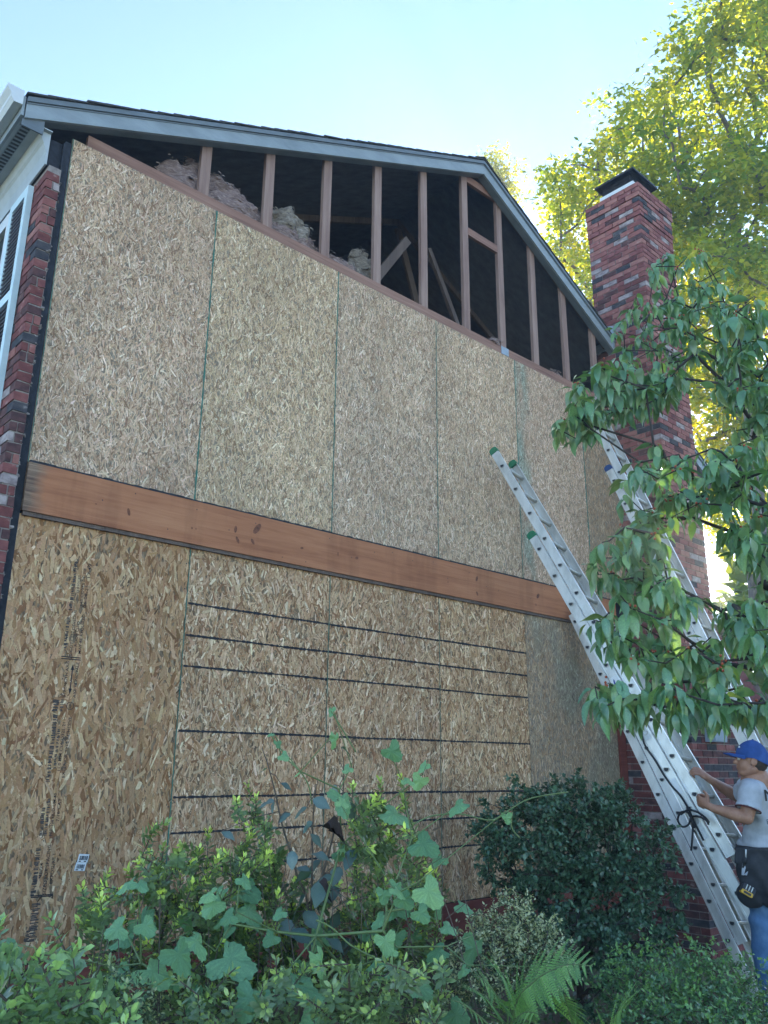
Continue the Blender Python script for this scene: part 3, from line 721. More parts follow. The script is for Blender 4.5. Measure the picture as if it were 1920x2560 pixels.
# shutter and window on the front wall
sh = G()
SY0, SY1, SZ0, SZ1 = .165, .515, 3.55, 5.54
SXF = FX - .042
for (a, b_) in (((SXF, SY0, SZ0), (FX - .004, SY0 + .055, SZ1)), ((SXF, SY1 - .055, SZ0), (FX - .004, SY1, SZ1)), ((SXF, SY0 + .055, SZ1 - .07), (FX - .004, SY1 - .055, SZ1)),
                ((SXF, SY0 + .055, SZ0), (FX - .004, SY1 - .055, SZ0 + .07)), ((SXF, SY0 + .055, 4.665), (FX - .004, SY1 - .055, 4.735))):
    sh.box(a, b_)
shutter = sh.out('shutter', MT['shutter_frame'], house)
G().box((FX - .008, SY0 + .055, SZ0), (FX - .005, SY1 - .055, SZ1)).out('backing', MT['shutter'], shutter)
lo = [(SZ0 + .07, 4.665), (4.735, SZ1 - .07)]
lou = None
for (z0, z1) in lo:
    n = int((z1 - z0) / .034)
    for i in range(n):
        z = z0 + (i + .5) * (z1 - z0) / n; ym = (SY0 + SY1) / 2
        if lou is None:
            g_ = G().obox((0, 0, 0), np.array((.014, 0, .012)), (0, (SY1 - SY0) / 2 - .056, 0), np.array((-.0025, 0, .003))); lou = mesh('louver', g_.V, g_.F, MT['shutter'])
        link('louver', lou, shutter, loc=(FX - .024, ym, z))
wn = G(); wn.box((FX - .03, .53, 3.6), (FX + .03, .60, 5.54)); wn.box((FX - .03, 1.5, 3.6), (FX + .03, 1.57, 5.54)); wn.box((FX - .03, .60, 5.44), (FX + .03, 1.5, 5.54)); wn.box((FX - .03, .60, 3.6), (FX + .03, 1.5, 3.68)); wn.box((FX - .02, .60, 4.53), (FX + .02, 1.5, 4.60))
window = wn.out('window', MT['white'], house)
mg, tg, bgx = new_mat('window_glass'); bgx.inputs['Base Color'].default_value = (.03, .04, .05, 1); bgx.inputs['Roughness'].default_value = .06
G().box((FX + .005, .60, 3.68), (FX + .012, 1.5, 5.44)).out('pane', mg, window)
G().box((FX - .01, 1.57, 2.3), (-.05, HY1, 5.6)).out('front_siding', MT['trim'], house)
G().box((FX - .012, .535, 2.3), (-.05, 1.57, 3.6)).out('front_siding', MT['trim'], house)
G().box((-.12, .6, 3.6), (-.06, 1.57, 5.6)).out('window_backing', MT['slot'], house)
# ------------------------------------------------------------------ chimney
chim = thing('chimney', 'tall red brick chimney with charred bricks standing against the gable wall', 'chimney', (7.2, -.2, 0))
q = random.Random(33)
SHX0, SHX1, SHY0, SHY1 = 6.80, 7.60, -.60, .16
BX0, BX1, BY0 = 6.515, 8.35, -.775
CZ0, CZ1, CTOP = 2.95, 3.0, 9.03
cor = G(); e = .009
cor.box((SHX0 + e, SHY0 + e, 2.4), (SHX1 - e, SHY1 - e, CTOP - 2 * BH - .01)).box((SHX0 + .16, SHY0 + .15, CTOP - .2), (SHX1 - .16, SHY1 - .15, CTOP - .004)).box((BX0 + e, BY0 + e, 0), (BX1 - e, -.001, 2.45))
core = cor.out('mortar_core', MT['mortar'], chim)
sh_ = G()                                               # sloped shoulder
sh_.add([(SHX1 - .02, BY0 + .02, 2.44), (BX1, BY0 + .02, 2.44), (BX1, -.002, 2.44), (SHX1 - .02, -.002, 2.44), (SHX1 - .02, BY0 + .17, 3.25), (SHX1 + .03, BY0 + .17, 3.25), (SHX1 + .03, -.002, 3.25), (SHX1 - .02, -.002, 3.25)],
        [(0, 3, 2, 1), (4, 5, 6, 7), (0, 1, 5, 4), (1, 2, 6, 5), (2, 3, 7, 6), (3, 0, 4, 7)])
sh_.out('shoulder', MT['brick'][3], chim); sh_ = G()
sh_.add([(BX0, BY0 + .02, 2.44), (SHX0 + .02, BY0 + .02, 2.44), (SHX0 + .02, -.002, 2.44), (BX0, -.002, 2.44), (SHX0 - .02, BY0 + .17, 2.95), (SHX0 + .02, BY0 + .17, 2.95), (SHX0 + .02, -.002, 2.95), (SHX0 - .02, -.002, 2.95)],
        [(0, 3, 2, 1), (4, 5, 6, 7), (0, 1, 5, 4), (1, 2, 6, 5), (2, 3, 7, 6), (3, 0, 4, 7)])
sh_.out('shoulder', MT['brick'][3], chim)
RED = [5, 4, 5, 1.6, 2.0, 1.6, 2.2]; LOW = [.3, 2.0, .1, 6, 2.4, 4.5, .05]
joined = G(); nparts = 0
def lay(c, half, mi, single):
    """one brick: its own part, or joined with those too far off or hidden"""
    global nparts
    if single and nparts < 296:
        link('brick', brick_mesh(2 * half[0], 2 * half[1], 2 * half[2], mi), chim, loc=np.asarray(c) - root_loc(chim)); nparts += 1
    else:
        joined.obox(c, (half[0], 0, 0), (0, half[1], 0), (0, 0, half[2]), mi)
def course(x0, x1, y0, y1, z, odd, wts, single, proud=0.0):
    """stretchers along the left face and the front face; the corner brick turns with every course"""
    x0 -= proud; x1 += proud; y0 -= proud; y1 += proud * .5
    hz = (BH - JT) / 2
    def run(a0, a1, start):
        out = []; a = a0; ln = start
        while a < a1 - .03:
            l_ = min(ln, a1 - a); out.append((a, a + l_ - JT if a + l_ < a1 - .001 else a1)); a += l_; ln = BL
        return out
    dpt = .092
    if odd:
        for (a, b_) in run(x0, x1, BL): lay(((a + b_) / 2 + q.uniform(-.002, .002), y0 + dpt / 2 + q.uniform(-.002, .002), z), ((b_ - a) / 2, dpt / 2, hz), pick(q, wts), single)
        for (a, b_) in run(y0 + dpt + JT, y1, BL): lay((x0 + dpt / 2 + q.uniform(-.002, .002), (a + b_) / 2, z), (dpt / 2, (b_ - a) / 2, hz), pick(q, wts), single)
    else:
        for (a, b_) in run(y0, y1, BL): lay((x0 + dpt / 2 + q.uniform(-.002, .002), (a + b_) / 2 + q.uniform(-.002, .002), z), (dpt / 2, (b_ - a) / 2, hz), pick(q, wts), single)
        for (a, b_) in run(x0 + dpt + JT, x1, BL): lay(((a + b_) / 2, y0 + dpt / 2 + q.uniform(-.002, .002), z), ((b_ - a) / 2, dpt / 2, hz), pick(q, wts), single)
nc = int((CTOP - 2.46) / BH)
for c in range(nc - 1, -1, -1):
    z = CTOP - (nc - c) * BH + BH / 2; k = nc - 1 - c
    proud = .022 if k < 5 else (.012 if k in (5, 6, 7, 8) else 0.0)
    if k in (0, 1): course(SHX0 + .15, SHX1 - .15, SHY0 + .14, SHY1 - .14, z, c % 2, RED, True)
    else: course(SHX0, SHX1, SHY0, SHY1, z, c % 2, RED, z > 6.75, proud)
for c in range(int(2.44 / BH)):
    z = c * BH + BH / 2
    course(BX0, BX1, BY0, -.003, z, c % 2, LOW, .62 < z < 2.1)
tag(joined.out('brick', MT['brick'], chim), kind='stuff')
cp = G(); zt = CTOP
cp.add([(SHX0 - .005, SHY0 - .005, zt - .135 - .01), (SHX1 + .005, SHY0 - .005, zt - .145), (SHX1 + .005, SHY1 + .005, zt - .145), (SHX0 - .005, SHY1 + .005, zt - .145), (SHX0 + .16, SHY0 + .15, zt - .09), (SHX1 - .16, SHY0 + .15, zt - .09), (SHX1 - .16, SHY1 - .15, zt - .09), (SHX0 + .16, SHY1 - .15, zt - .09)],
       [(4, 5, 6, 7), (0, 1, 5, 4), (1, 2, 6, 5), (2, 3, 7, 6), (3, 0, 4, 7)])
cp.out('crown_wash', MT['mortar'], chim)
fx0, fx1, fy0, fy1 = SHX0 + .15, SHX1 - .15, SHY0 + .14, SHY1 - .14
g_ = G(); g_.box((fx0 - .012, fy0 - .012, zt), (fx1 + .012, fy1 + .012, zt + .05)); cap_ = g_.out('cap_base', MT['white'], chim)
g_ = G(); wr = G(); zc = zt + .05
for i in range(40):
    u_ = i / 40
    for (px, py) in ((fx0 + .02 + u_ * (fx1 - fx0 - .04), fy0 + .02), (fx0 + .02 + u_ * (fx1 - fx0 - .04), fy1 - .02), (fx0 + .02, fy0 + .02 + u_ * (fy1 - fy0 - .04)), (fx1 - .02, fy0 + .02 + u_ * (fy1 - fy0 - .04))):
        wr.box((px - .0018, py - .0018, zc), (px + .0018, py + .0018, zc + .20))
for k in range(5):
    z = zc + .02 + k * .04
    wr.box((fx0 + .018, fy0 + .018, z), (fx1 - .018, fy0 + .022, z + .003)); wr.box((fx0 + .018, fy1 - .022, z), (fx1 - .018, fy1 - .018, z + .003))
    wr.box((fx0 + .018, fy0 + .018, z), (fx0 + .022, fy1 - .018, z + .003)); wr.box((fx1 - .022, fy0 + .018, z), (fx1 - .018, fy1 - .018, z + .003))
wr.out('spark_screen', MT['cap_black'], chim)
hx0, hx1, hy0, hy1 = fx0 - .055, fx1 + .055, fy0 - .055, fy1 + .055; zh = zc + .17
mx_, my_ = (hx0 + hx1) / 2, (hy0 + hy1) / 2
g_.add([(hx0, hy0, zh), (hx1, hy0, zh), (hx1, hy1, zh), (hx0, hy1, zh), (mx_ - .12, my_ - .1, zh + .15), (mx_ + .12, my_ - .1, zh + .15), (mx_ + .12, my_ + .1, zh + .15), (mx_ - .12, my_ + .1, zh + .15),
        (hx0, hy0, zh - .03), (hx1, hy0, zh - .03), (hx1, hy1, zh - .03), (hx0, hy1, zh - .03)],
       [(4, 5, 6, 7), (0, 1, 5, 4), (1, 2, 6, 5), (2, 3, 7, 6), (3, 0, 4, 7), (8, 9, 1, 0), (9, 10, 2, 1), (10, 11, 3, 2), (11, 8, 0, 3)])
g_.out('cap_hood', MT['cap_black'], chim)
g_ = G(); g_.box((fx0 + .08, fy0 + .08, zc), (fx1 - .08, fy1 - .08, zh + .02)); g_.out('flue', MT['slot'], chim)
fl_ = G()                                               # step flashing where the roof meets the shaft
for (x, y0, y1) in ((SHX0 - .04, -.12, .16),):
    fl_.add([(x, y0, 6.72), (x, y1, 6.72), (x, y1, 7.10), (x, y0, 7.02), (x + .004, y0, 6.72), (x + .004, y1, 6.72), (x + .004, y1, 7.10), (x + .004, y0, 7.02)], [(0, 1, 2, 3), (7, 6, 5, 4), (0, 3, 7, 4), (1, 5, 6, 2), (3, 2, 6, 7), (0, 4, 5, 1)])
fl_.out('flashing', MT['steel'], chim)
bxm = pmat('pale_box_paint', [(.3, (.22, .27, .32)), (.7, (.30, .35, .40))], (9, 9, 9), .5, 0)
ub = thing('utility_box', 'pale grey utility box fixed to the chimney brickwork behind the leaves', 'box', (7.0, BY0, 2.0))
G().box((6.78, BY0 - .10, 1.98), (7.06, BY0 - .003, 2.36)).out('case', bxm, ub); G().box((6.79, BY0 - .108, 1.99), (7.05, BY0 - .1005, 2.30)).out('door', bxm, ub)
# porch at the far right end of the house
por = thing('porch', 'brown beamed porch with a white edged roof beyond the chimney', 'porch', (11, 1.5, 0))
G().box((9.3, .8, 3.40), (14.5, .95, 3.66)).out('beam', MT['frame_dark'], por)
G().box((9.2, .5, 3.70), (14.8, 4.5, 3.86)).out('roof', MT['white'], por)
for x in (9.5, 12.2, 14.3): G().box((x, .82, 0), (x + .12, .94, 3.398)).out('post', MT['frame_dark'], por)
G().box((9.3, .84, 2.75), (14.5, .92, 2.98)).out('rail', MT['frame_dark'], por)

# ------------------------------------------------------------------ insulation in the attic
INS = [pmat('insulation_pinkish', [(.30, (.12, .075, .068)), (.5, (.25, .17, .155)), (.68, (.40, .30, .275))], (20, 20, 95), .95, .02, dist=.6),
       pmat('insulation_yellowish', [(.30, (.13, .10, .08)), (.5, (.24, .195, .16)), (.68, (.38, .32, .27))], (22, 22, 60), .95, .02, dist=.6)]
def lump(name, label, parts_, mi, seed, amp=.042, fr=8.0):
    g_ = G()
    for c, r_ in parts_: g_.ball(c, r_, 70, 44)
    V = []
    for v_ in g_.V:
        p_ = Vector(v_); o_ = Vector((seed * 7.3, 0, 0))
        n_ = Vector((mnoise.noise(p_ * fr + o_), mnoise.noise(p_ * fr + o_ + Vector((5, 3, 1))), mnoise.noise(Vector((p_.x * fr, p_.y * fr, p_.z * fr * 3)) + o_)))
        n2_ = mnoise.noise(Vector((p_.x * 14, p_.y * 14, p_.z * 70)) + o_)
        n3_ = mnoise.noise(Vector((p_.x * 30, p_.y * 30, p_.z * 120)) + o_)
        V.append(p_ + n_ * amp + Vector((0, -1, .4)) * (n2_ * amp * .6 + n3_ * amp * .35))
    c = parts_[0][0]
    th_ = thing(name, label, 'insulation', (c[0], c[1], ZC + .1), 'loose insulation in the open gable')
    part('batt', V, g_.F, INS[mi], th_, None, True)
    # torn fibres lying in layers on the heap
    q_ = np.random.default_rng(seed); VV = np.array([tuple(v_) for v_ in V]); m_ = int(240 * sum(r_[0] for c_, r_ in parts_) / .12)
    pk = VV[q_.integers(0, len(VV), m_)] + q_.normal(0, .010, (m_, 3)) + np.array((0, -.008, .006))
    a_ = q_.normal(0, .35, m_); d_ = np.stack([np.cos(a_) * q_.choice((-1, 1), m_), q_.normal(-.1, .3, m_), np.sin(a_) * .6 - .12], -1)
    T_ = (np.array([(0, -.5, 0), (0, .5, 0), (.35, -.6, .10), (.35, .5, .12), (.7, -.4, .08), (.7, .55, .06), (1, -.15, -.05), (1, .2, -.06)]) * np.array((1, .22, .7)), [np.array([(0, 2, 3, 1), (2, 4, 5, 3), (4, 6, 7, 5)])])
    Vf, Ff, k_ = scatter(T_, pk, d_, np.stack([q_.normal(0, .5, m_), q_.normal(-.8, .4, m_), q_.normal(.6, .4, m_)], -1), q_.uniform(.012, .038, m_))
    base_ = np.array((.33, .245, .22) if mi == 0 else (.31, .26, .215))
    tag(apart('fibres', Vf, Ff, MT['leaf_fibre'], th_, np.repeat(base_[None] * q_.uniform(.6, 1.25, (m_, 1)), k_, 0)), kind='stuff')
ZP = ZC + .09
lump('insulation_batt', 'grey pink insulation heap leaning on the leftmost stud', [((.93, .16, ZP + .10), (.22, .10, .18)), ((1.02, .2, ZP + .22), (.10, .08, .20))], 0, 1)
lump('insulation_batt', 'long layered insulation heap between the first and second studs from the left', [((1.36, .17, ZP + .10), (.36, .11, .20)), ((1.25, .2, ZP + .2), (.2, .1, .15)), ((1.60, .18, ZP + .04), (.22, .10, .15))], 0, 2)
lump('insulation_batt', 'curled pale roll of insulation just right of the second stud', [((1.98, .20, ZP + .26), (.20, .12, .13)), ((2.10, .17, ZP + .16), (.10, .10, .16))], 1, 3, .045, 8)
lump('insulation_batt', 'flat layered insulation under the curled roll', [((1.98, .16, ZP + .07), (.32, .10, .14)), ((2.2, .16, ZP + .01), (.16, .09, .10))], 0, 4)
lump('insulation_batt', 'low strip of insulation between the third and fourth studs', [((2.52, .14, ZP + .02), (.28, .09, .10))], 0, 5)
lump('insulation_batt', 'dim hanging yellowish insulation behind the fourth stud', [((3.15, .55, ZP + .32), (.22, .10, .40)), ((3.3, .6, ZP + .1), (.3, .1, .2))], 1, 6, .07, 6)
lump('insulation_batt', 'dim insulation tuft low behind the fifth stud', [((3.85, .45, ZP + .05), (.16, .1, .12))], 1, 7, .06, 9)
lump('insulation_batt', 'small pink insulation scrap beside the steel truss plate', [((4.62, .05, ZP + .02), (.09, .05, .05))], 0, 8, .03, 16)
lump('insulation_batt', 'small pale scrap of insulation near the right end of the plate', [((5.72, .07, ZP + .0), (.14, .05, .06))], 0, 9, .03, 14)

# ------------------------------------------------------------------ ladders
DSH = [(math.cos(a) * .0185, math.sin(a) * .0185) for a in np.linspace(math.pi, 2 * math.pi, 9)] + [(.0185, .006), (.013, .010), (-.013, .010), (-.0185, .006)]
RUNGS = {}
def rung_mesh(width):
    """closed D-shaped tube along local x, flat side towards local z"""
    key = round(width, 3)
    if key in RUNGS: return RUNGS[key]
    V = []; F = []; n = len(DSH); h = width / 2
    for x, sc in ((-h - .0032, .9), (-h - .008, .9), (-h - .008, 1.16), (-h - .002, 1.22), (-h - .001, 1.0), (h + .001, 1.0), (h + .002, 1.22), (h + .008, 1.16), (h + .008, .9), (h + .0032, .9)):
        xx = x if sc != .76 or abs(x) < h + .01 else x
        V += [(xx, a * sc, c * sc) for a, c in DSH]
    
    m_ = 10
    for r_ in range(m_ - 1):
        for k in range(n): F.append((r_ * n + k, r_ * n + (k + 1) % n, (r_ + 1) * n + (k + 1) % n, (r_ + 1) * n + k))
    F += [tuple(range(n)), tuple(range((m_ - 1) * n, m_ * n))]
    mi = [1 if f_[0] < n else 0 for f_ in F[:-2]] + [1, 1]  # dark end discs paint the shade inside a hollow rung
    for i, f_ in enumerate(F[:-2]):
        if max(f_) >= (m_ - 1) * n or min(f_) < n: mi[i] = 1
    RUNGS[key] = mesh('rung', V, F, [MT['alu_dull'], MT['slot']], None, False, mi)
    return RUNGS[key]
class Ladder:
    """left rail foot, direction up the rail, direction of the rungs; n points away from the wall"""
    def __init__(s, name, label, foot, up_, rd):
        s.u = unit(up_); s.r = unit(np.asarray(rd) - s.u * (np.asarray(rd) @ s.u)); s.n = unit(np.cross(s.r, s.u)); 
        if s.n[1] > 0: s.n = -s.n
        s.o = np.asarray(foot, float); s.t = thing(name, label, 'ladder', s.o, 'aluminium extension ladders leaning on the house')
    def pt(s, a, b_, c): return s.o + s.r * a + s.n * b_ + s.u * c
    def section(s, nm, a0, a1, b0, c0, c1, dep=.078, cap=None, rung0=.15):
        """rails from c0 to c1 along the ladder; web outside, flanges turned in"""
        sec = link(nm, None, s.t); 
        for a, sg in ((a0, 1), (a1, -1)):
            g_ = G()
            prof = [(0, 0), (0, dep), (sg * .030, dep), (sg * .030, dep - .004), (sg * .004, dep - .006), (sg * .004, dep * .62), (sg * .007, dep * .60), (sg * .007, dep * .40), (sg * .004, dep * .38), (sg * .004, .006), (sg * .030, .004), (sg * .030, 0)]
            g_.prism([s.pt(a + x, b0 + y, 0) for x, y in prof], s.u * c0, s.u * c1)
            # two raised ribs on the outer web
            for y in (dep * .12, dep * .82):
                g_.prism([s.pt(a - sg * .0025, b0 + y, 0), s.pt(a - sg * .0025, b0 + y + .005, 0), s.pt(a, b0 + y + .006, 0), s.pt(a, b0 + y - .001, 0)], s.u * c0, s.u * c1)
            part('rail', g_.V, g_.F, MT['alu'], sec)
            if cap:
                k = G(); cen = np.array(s.pt(a + sg * .013, b0 + dep / 2, c1)); n_ = 9
                pr = [cen + s.n * (dep / 2 + .004) * math.cos(t_) + s.u * (.030 * math.sin(t_)) for t_ in np.linspace(0, math.pi, n_)]
                pr += [cen - s.n * (dep / 2 + .004) - s.u * .035, cen + s.n * (dep / 2 + .004) - s.u * .035]
                k.prism(pr, -s.r * .019, s.r * .019); part('end_cap', k.V, k.F, MT[cap], sec)
        mw = Matrix.Identity(4)
        rm = rung_mesh(a1 - a0)
        c = c0 + rung0
        fz = unit(np.array((0, 0, 1)) - s.r * s.r[2]); fy = np.cross(fz, s.r)
        while c < c1 - .05:
            p_ = s.pt((a0 + a1) / 2, b0 + dep / 2, c) - s.o
            mw = Matrix(((s.r[0], fy[0], fz[0], p_[0]), (s.r[1], fy[1], fz[1], p_[1]), (s.r[2], fy[2], fz[2], p_[2]), (0, 0, 0, 1)))
            link('rung', rm, sec, mw=mw); c += .305
        return sec
# ladder against the wall, seen whole
def at_z(top, drop, z): return np.array((top[0] + drop[0] * (top[2] - z), top[1] + drop[1] * (top[2] - z), z))
f1 = at_z((4.28, -.285, 4.449), (.028, -.548), 0.0)
u1 = unit((-.028, .548, 1.0)); r1 = (.98, .2, 0)
L1 = Ladder('extension_ladder', 'aluminium extension ladder with green end caps and a black rope coil, held by the man', f1, u1, r1)
zl = lambda z: z / u1[2]
L1.section('base_section', -.03, .425, -.105, 0.0, zl(3.76), cap='green_cap', rung0=.155)
L1.section('fly_section', .0, .395, -.022, zl(1.13), zl(4.66), cap='green_cap', rung0=.155)
# second ladder, standing further right
f2 = at_z((5.9, -.358, 5.212), (0, -.397), 0.0); u2 = unit((0, .397, 1.0))
L2 = Ladder('extension_ladder', 'aluminium extension ladder half hidden by leaves in front of the chimney', f2, u2, (.99, .12, 0))
z2 = lambda z: z / u2[2]
L2.section('base_section', -.03, .425, -.10, 0.0, z2(4.84), cap='blue_cap')
L2.section('fly_section', .0, .395, -.018, z2(1.2), z2(5.9))
# third, shorter one between them
f3 = at_z((5.51, -.885, 1.809), (-.0306, -.487), 0.0); u3 = unit((.0306, .487, 1.0))
L3 = Ladder('extension_ladder', 'short closed aluminium ladder behind the roped ladder, brick chimney base behind', f3, u3, (.98, .2, 0))
z3 = lambda z: z / u3[2]
L3.section('base_section', -.03, .425, -.11, 0.0, z3(3.25), rung0=.17)
L3.section('fly_section', .0, .395, -.027, z3(.38), z3(3.5), rung0=.155)

def rail_face(L, a, b_, c): return L.pt(a - .0042, b_, c)
bs = L1.t.children[0]
# maker's sticker on the outer rail of the roped ladder
cs = zl(2.34)
mid = -.105 + .039
def sticker(L, a, b0, b1, c0, c1, m_, par, name='sticker', k=.0042):
    V = [L.pt(a - k, b0, c0), L.pt(a - k, b1, c0), L.pt(a - k, b1, c1), L.pt(a - k, b0, c1)]
    return part(name, V, [(0, 1, 2, 3)], m_, par)
blue = pmat('blue_print', [(.3, (.01, .03, .22)), (.7, (.015, .05, .32))], (20, 20, 20), .5, 0)
sticker(L1, -.03, mid - .026, mid + .026, cs - .21, cs + .12, MT['white'], bs)
arc = G()
for i in range(10):
    t0, t1 = R(100 + i * 16), R(100 + (i + 1) * 16)
    for_ = lambda t_, r_: L1.pt(-.03 - .0052, mid + r_ * .024 * math.cos(t_), cs + .04 + r_ * .06 * math.sin(t_))
    w_ = .25 + .35 * math.sin(math.pi * (i + .5) / 10)
    arc.add([for_(t0, 1), for_(t1, 1), for_(t1, 1 - w_), for_(t0, 1 - w_)], [(0, 1, 2, 3)])
arc.out('printed_mark', blue, bs)
text_mesh('printed_text', 'WERNER', .030 / .72, MT['ink'], bs, L1.pt(-.03 - .0052, mid - .012, cs + .06), -L1.u, L1.n, width=.25, bold=.02)
grey_st = pmat('worn_label', [(.3, (.42, .44, .45)), (.7, (.62, .64, .65))], (40, 40, 40), .6, 0)
for (c, h) in ((1.62, .12), (1.36, .20), (2.02, .14)):
    sticker(L1, -.03, mid - .024, mid + .022, zl(c) - h / 2, zl(c) + h / 2, grey_st if c != 1.62 else MT['white'], bs)
g_ = G()
for i in range(7):                                      # striped round emblem on the grey label
    x = -.017 + i * .0055; hh = math.sqrt(max(0, .02 ** 2 - x * x)) * 1.4
    g_.add([L1.pt(-.03 - .0052, mid + x, zl(1.39) - hh), L1.pt(-.03 - .0052, mid + x + .0026, zl(1.39) - hh), L1.pt(-.03 - .0052, mid + x + .0026, zl(1.39) + hh), L1.pt(-.03 - .0052, mid + x, zl(1.39) + hh)], [(0, 1, 2, 3)])
g_.out('printed_mark', MT['ink_faint'], bs)
# rope: down the rail, a coil, loose tail
def smooth_path(pts, n=8):
    pts = [np.asarray(p_, float) for p_ in pts]; out = []
    for i in range(len(pts) - 1):
        p0, p1, p2, p3 = pts[max(i - 1, 0)], pts[i], pts[i + 1], pts[min(i + 2, len(pts) - 1)]
        for k in range(n):
            t_ = k / n
            out.append(.5 * ((2 * p1) + (-p0 + p2) * t_ + (2 * p0 - 5 * p1 + 4 * p2 - p3) * t_ ** 2 + (-p0 + 3 * p1 - 3 * p2 + p3) * t_ ** 3))
    return out + [pts[-1]]
rope = thing('rope', 'black rope hanging down the ladder rail in a loose coil', 'rope', L1.pt(0, 0, zl(1.4)))
def rp(px, py, off=.0):
    """point on the outer side of the ladder seen at that place of a close view"""
    p_ = np.array([1550 + px / 3.16, 1750 + py / 3.16]); d = P(p_[0], p_[1], 1.0) - CAM
    o_ = L1.pt(-.045 - off, 0, 0); t_ = ((o_ - CAM) @ L1.r) / (d @ L1.r)
    return CAM + d * t_
for pts in ([rp(150, 150), rp(190, 340), rp(280, 480), rp(345, 590), rp(410, 680), rp(480, 760), rp(540, 860), rp(580, 950), rp(625, 1040), rp(660, 1110)],
            [rp(590, 1010), rp(560, 930, .02), rp(530, 885, .03), rp(480, 890, .03), rp(457, 945, .03), rp(490, 1000, .02), rp(540, 985, .01), rp(565, 925, .01), rp(620, 920, .03), rp(680, 950, .03), rp(700, 985, .02)],
            [rp(480, 905, .02), rp(540, 868, .03), rp(610, 885, .03), rp(670, 925, .03), rp(705, 970, .02)],
            [rp(560, 925, .03), rp(568, 960, .03), rp(575, 1030, .02), rp(570, 1110, .02), rp(562, 1190, .02)]):
    g_ = G(); g_.tube(smooth_path(pts, 6), .0075, 7); g_.out('strand', MT['rope'], rope, True)
g_ = G(); g_.tube(smooth_path([L1.pt(.19, -.05, zl(2.05)), L1.pt(.20, -.06, zl(1.75)), L1.pt(.26, -.05, zl(1.45)), L1.pt(.30, -.04, zl(1.33))], 8), .006, 7); g_.out('strand', MT['rope'], rope, True)

# ------------------------------------------------------------------ the man
FWD = unit((CF[0], CF[1], 0)); RT = unit((CR[0], CR[1], 0)); UP = np.array((0, 0, 1.0))
c2 = lambda x, y, d: P(1700 + x / 5.268, 1830 + y / 5.268, d)
man = thing('person', 'man in blue cap, grey T-shirt and jeans gripping the ladder with both hands', 'person', (4.1, -2.55, 0))
SKIN = pmat('skin', [(.3, (.25, .115, .07)), (.55, (.34, .17, .11)), (.75, (.41, .22, .15))], (16, 16, 16), .5, .0008)
def cap_tube(g_, a, b_, ra, rb, n=14):
    """tapered limb with rounded ends"""
    a = np.asarray(a, float); b_ = np.asarray(b_, float); d = unit(b_ - a)
    pts = []; rr = []
    for t_ in np.linspace(-math.pi / 2, 0, 5): pts.append(a + d * ra * math.sin(t_)); rr.append(max(1e-4, ra * math.cos(t_)))
    for t_ in np.linspace(0, math.pi / 2, 5): pts.append(b_ + d * rb * math.sin(t_)); rr.append(max(1e-4, rb * math.cos(t_)))
    g_.tube(pts, rr, n)
def fuse(g_, name, mat_, parent, vox, smooth_it=6, fac=.5, fn=None):
    """joins overlapping shapes into one continuous skin"""
    me = mesh('tmp', g_.V, g_.F, mat_)
    o = link('tmp', me)
    r_ = o.modifiers.new('r', 'REMESH'); r_.mode = 'VOXEL'; r_.voxel_size = vox; r_.use_smooth_shade = True
    s_ = o.modifiers.new('s', 'SMOOTH'); s_.iterations = smooth_it; s_.factor = fac
    dg = bpy.context.evaluated_depsgraph_get(); dg.update()
    m2 = bpy.data.meshes.new_from_object(o.evaluated_get(dg)); bpy.data.objects.remove(o)
    n = len(m2.vertices); co = np.empty(n * 3); m2.vertices.foreach_get('co', co); co = co.reshape(-1, 3)
    if fn is not None:
        no = np.empty(n * 3); m2.vertices.foreach_get('normal', no); co = fn(co, no.reshape(-1, 3))
    m2.vertices.foreach_set('co', (co - root_loc(parent)).astype(np.float32).ravel())
    m2.materials.clear(); m2.materials.append(mat_); m2.polygons.foreach_set('use_smooth', np.ones(len(m2.polygons), bool)); m2.update()
    return link(name, m2, parent)
D0 = 5.75
S_ = 1802.06 * 1.15732 / D0 * 5.268                    # close-view pixels per metre at the man
hf = unit(-RT * .95 + FWD * .30 + UP * .10)            # where the face points
hs = unit(np.cross(hf, UP)); hu = np.cross(hs, hf)     # hs: towards his right
HC = c2(935, 350, D0)
HA = lambda a, b_, c: HC + hf * a + hs * b_ + hu * c
g_ = G()
g_.ball(HA(-.012, 0, .012), (.094, .073, .100), 20, 14, (hf, hs, hu))      # skull
g_.ball(HA(.030, 0, -.045), (.062, .060, .078), 18, 12, (hf, hs, hu))      # face
g_.ball(HA(.055, 0, -.098), (.030, .036, .025), 12, 8, (hf, hs, hu))       # chin
cap_tube(g_, HA(-.01, .045, -.07), HA(.05, .022, -.10), .028, .022); cap_tube(g_, HA(-.01, -.045, -.07), HA(.05, -.022, -.10), .028, .022)   # jaw
g_.ball(HA(.078, 0, .012), (.018, .045, .012), 12, 8, (hf, hs, hu))        # brow
cap_tube(g_, HA(.084, 0, -.002), HA(.104, 0, -.036), .010, .0135); g_.ball(HA(.096, .011, -.040), (.011, .008, .008), 8, 6, (hf, hs, hu)); g_.ball(HA(.096, -.011, -.040), (.011, .008, .008), 8, 6, (hf, hs, hu))
g_.ball(HA(.086, 0, -.064), (.010, .022, .0065), 10, 6, (hf, hs, hu)); g_.ball(HA(.084, 0, -.075), (.010, .020, .007), 10, 6, (hf, hs, hu))   # lips
for sg in (1, -1):                                      # ears
    ec = HA(-.012, sg * .073, -.022); ea = unit(hu + hf * -.2); eb = unit(np.cross(hs, ea))
    g_.ball(ec, (.033, .019, .007), 12, 8, (ea, eb, hs)); g_.tube([ec + ea * .030 * math.cos(t_) + eb * .018 * math.sin(t_) + hs * sg * .006 for t_ in np.linspace(-2.4, 2.2, 12)], .0045, 6)
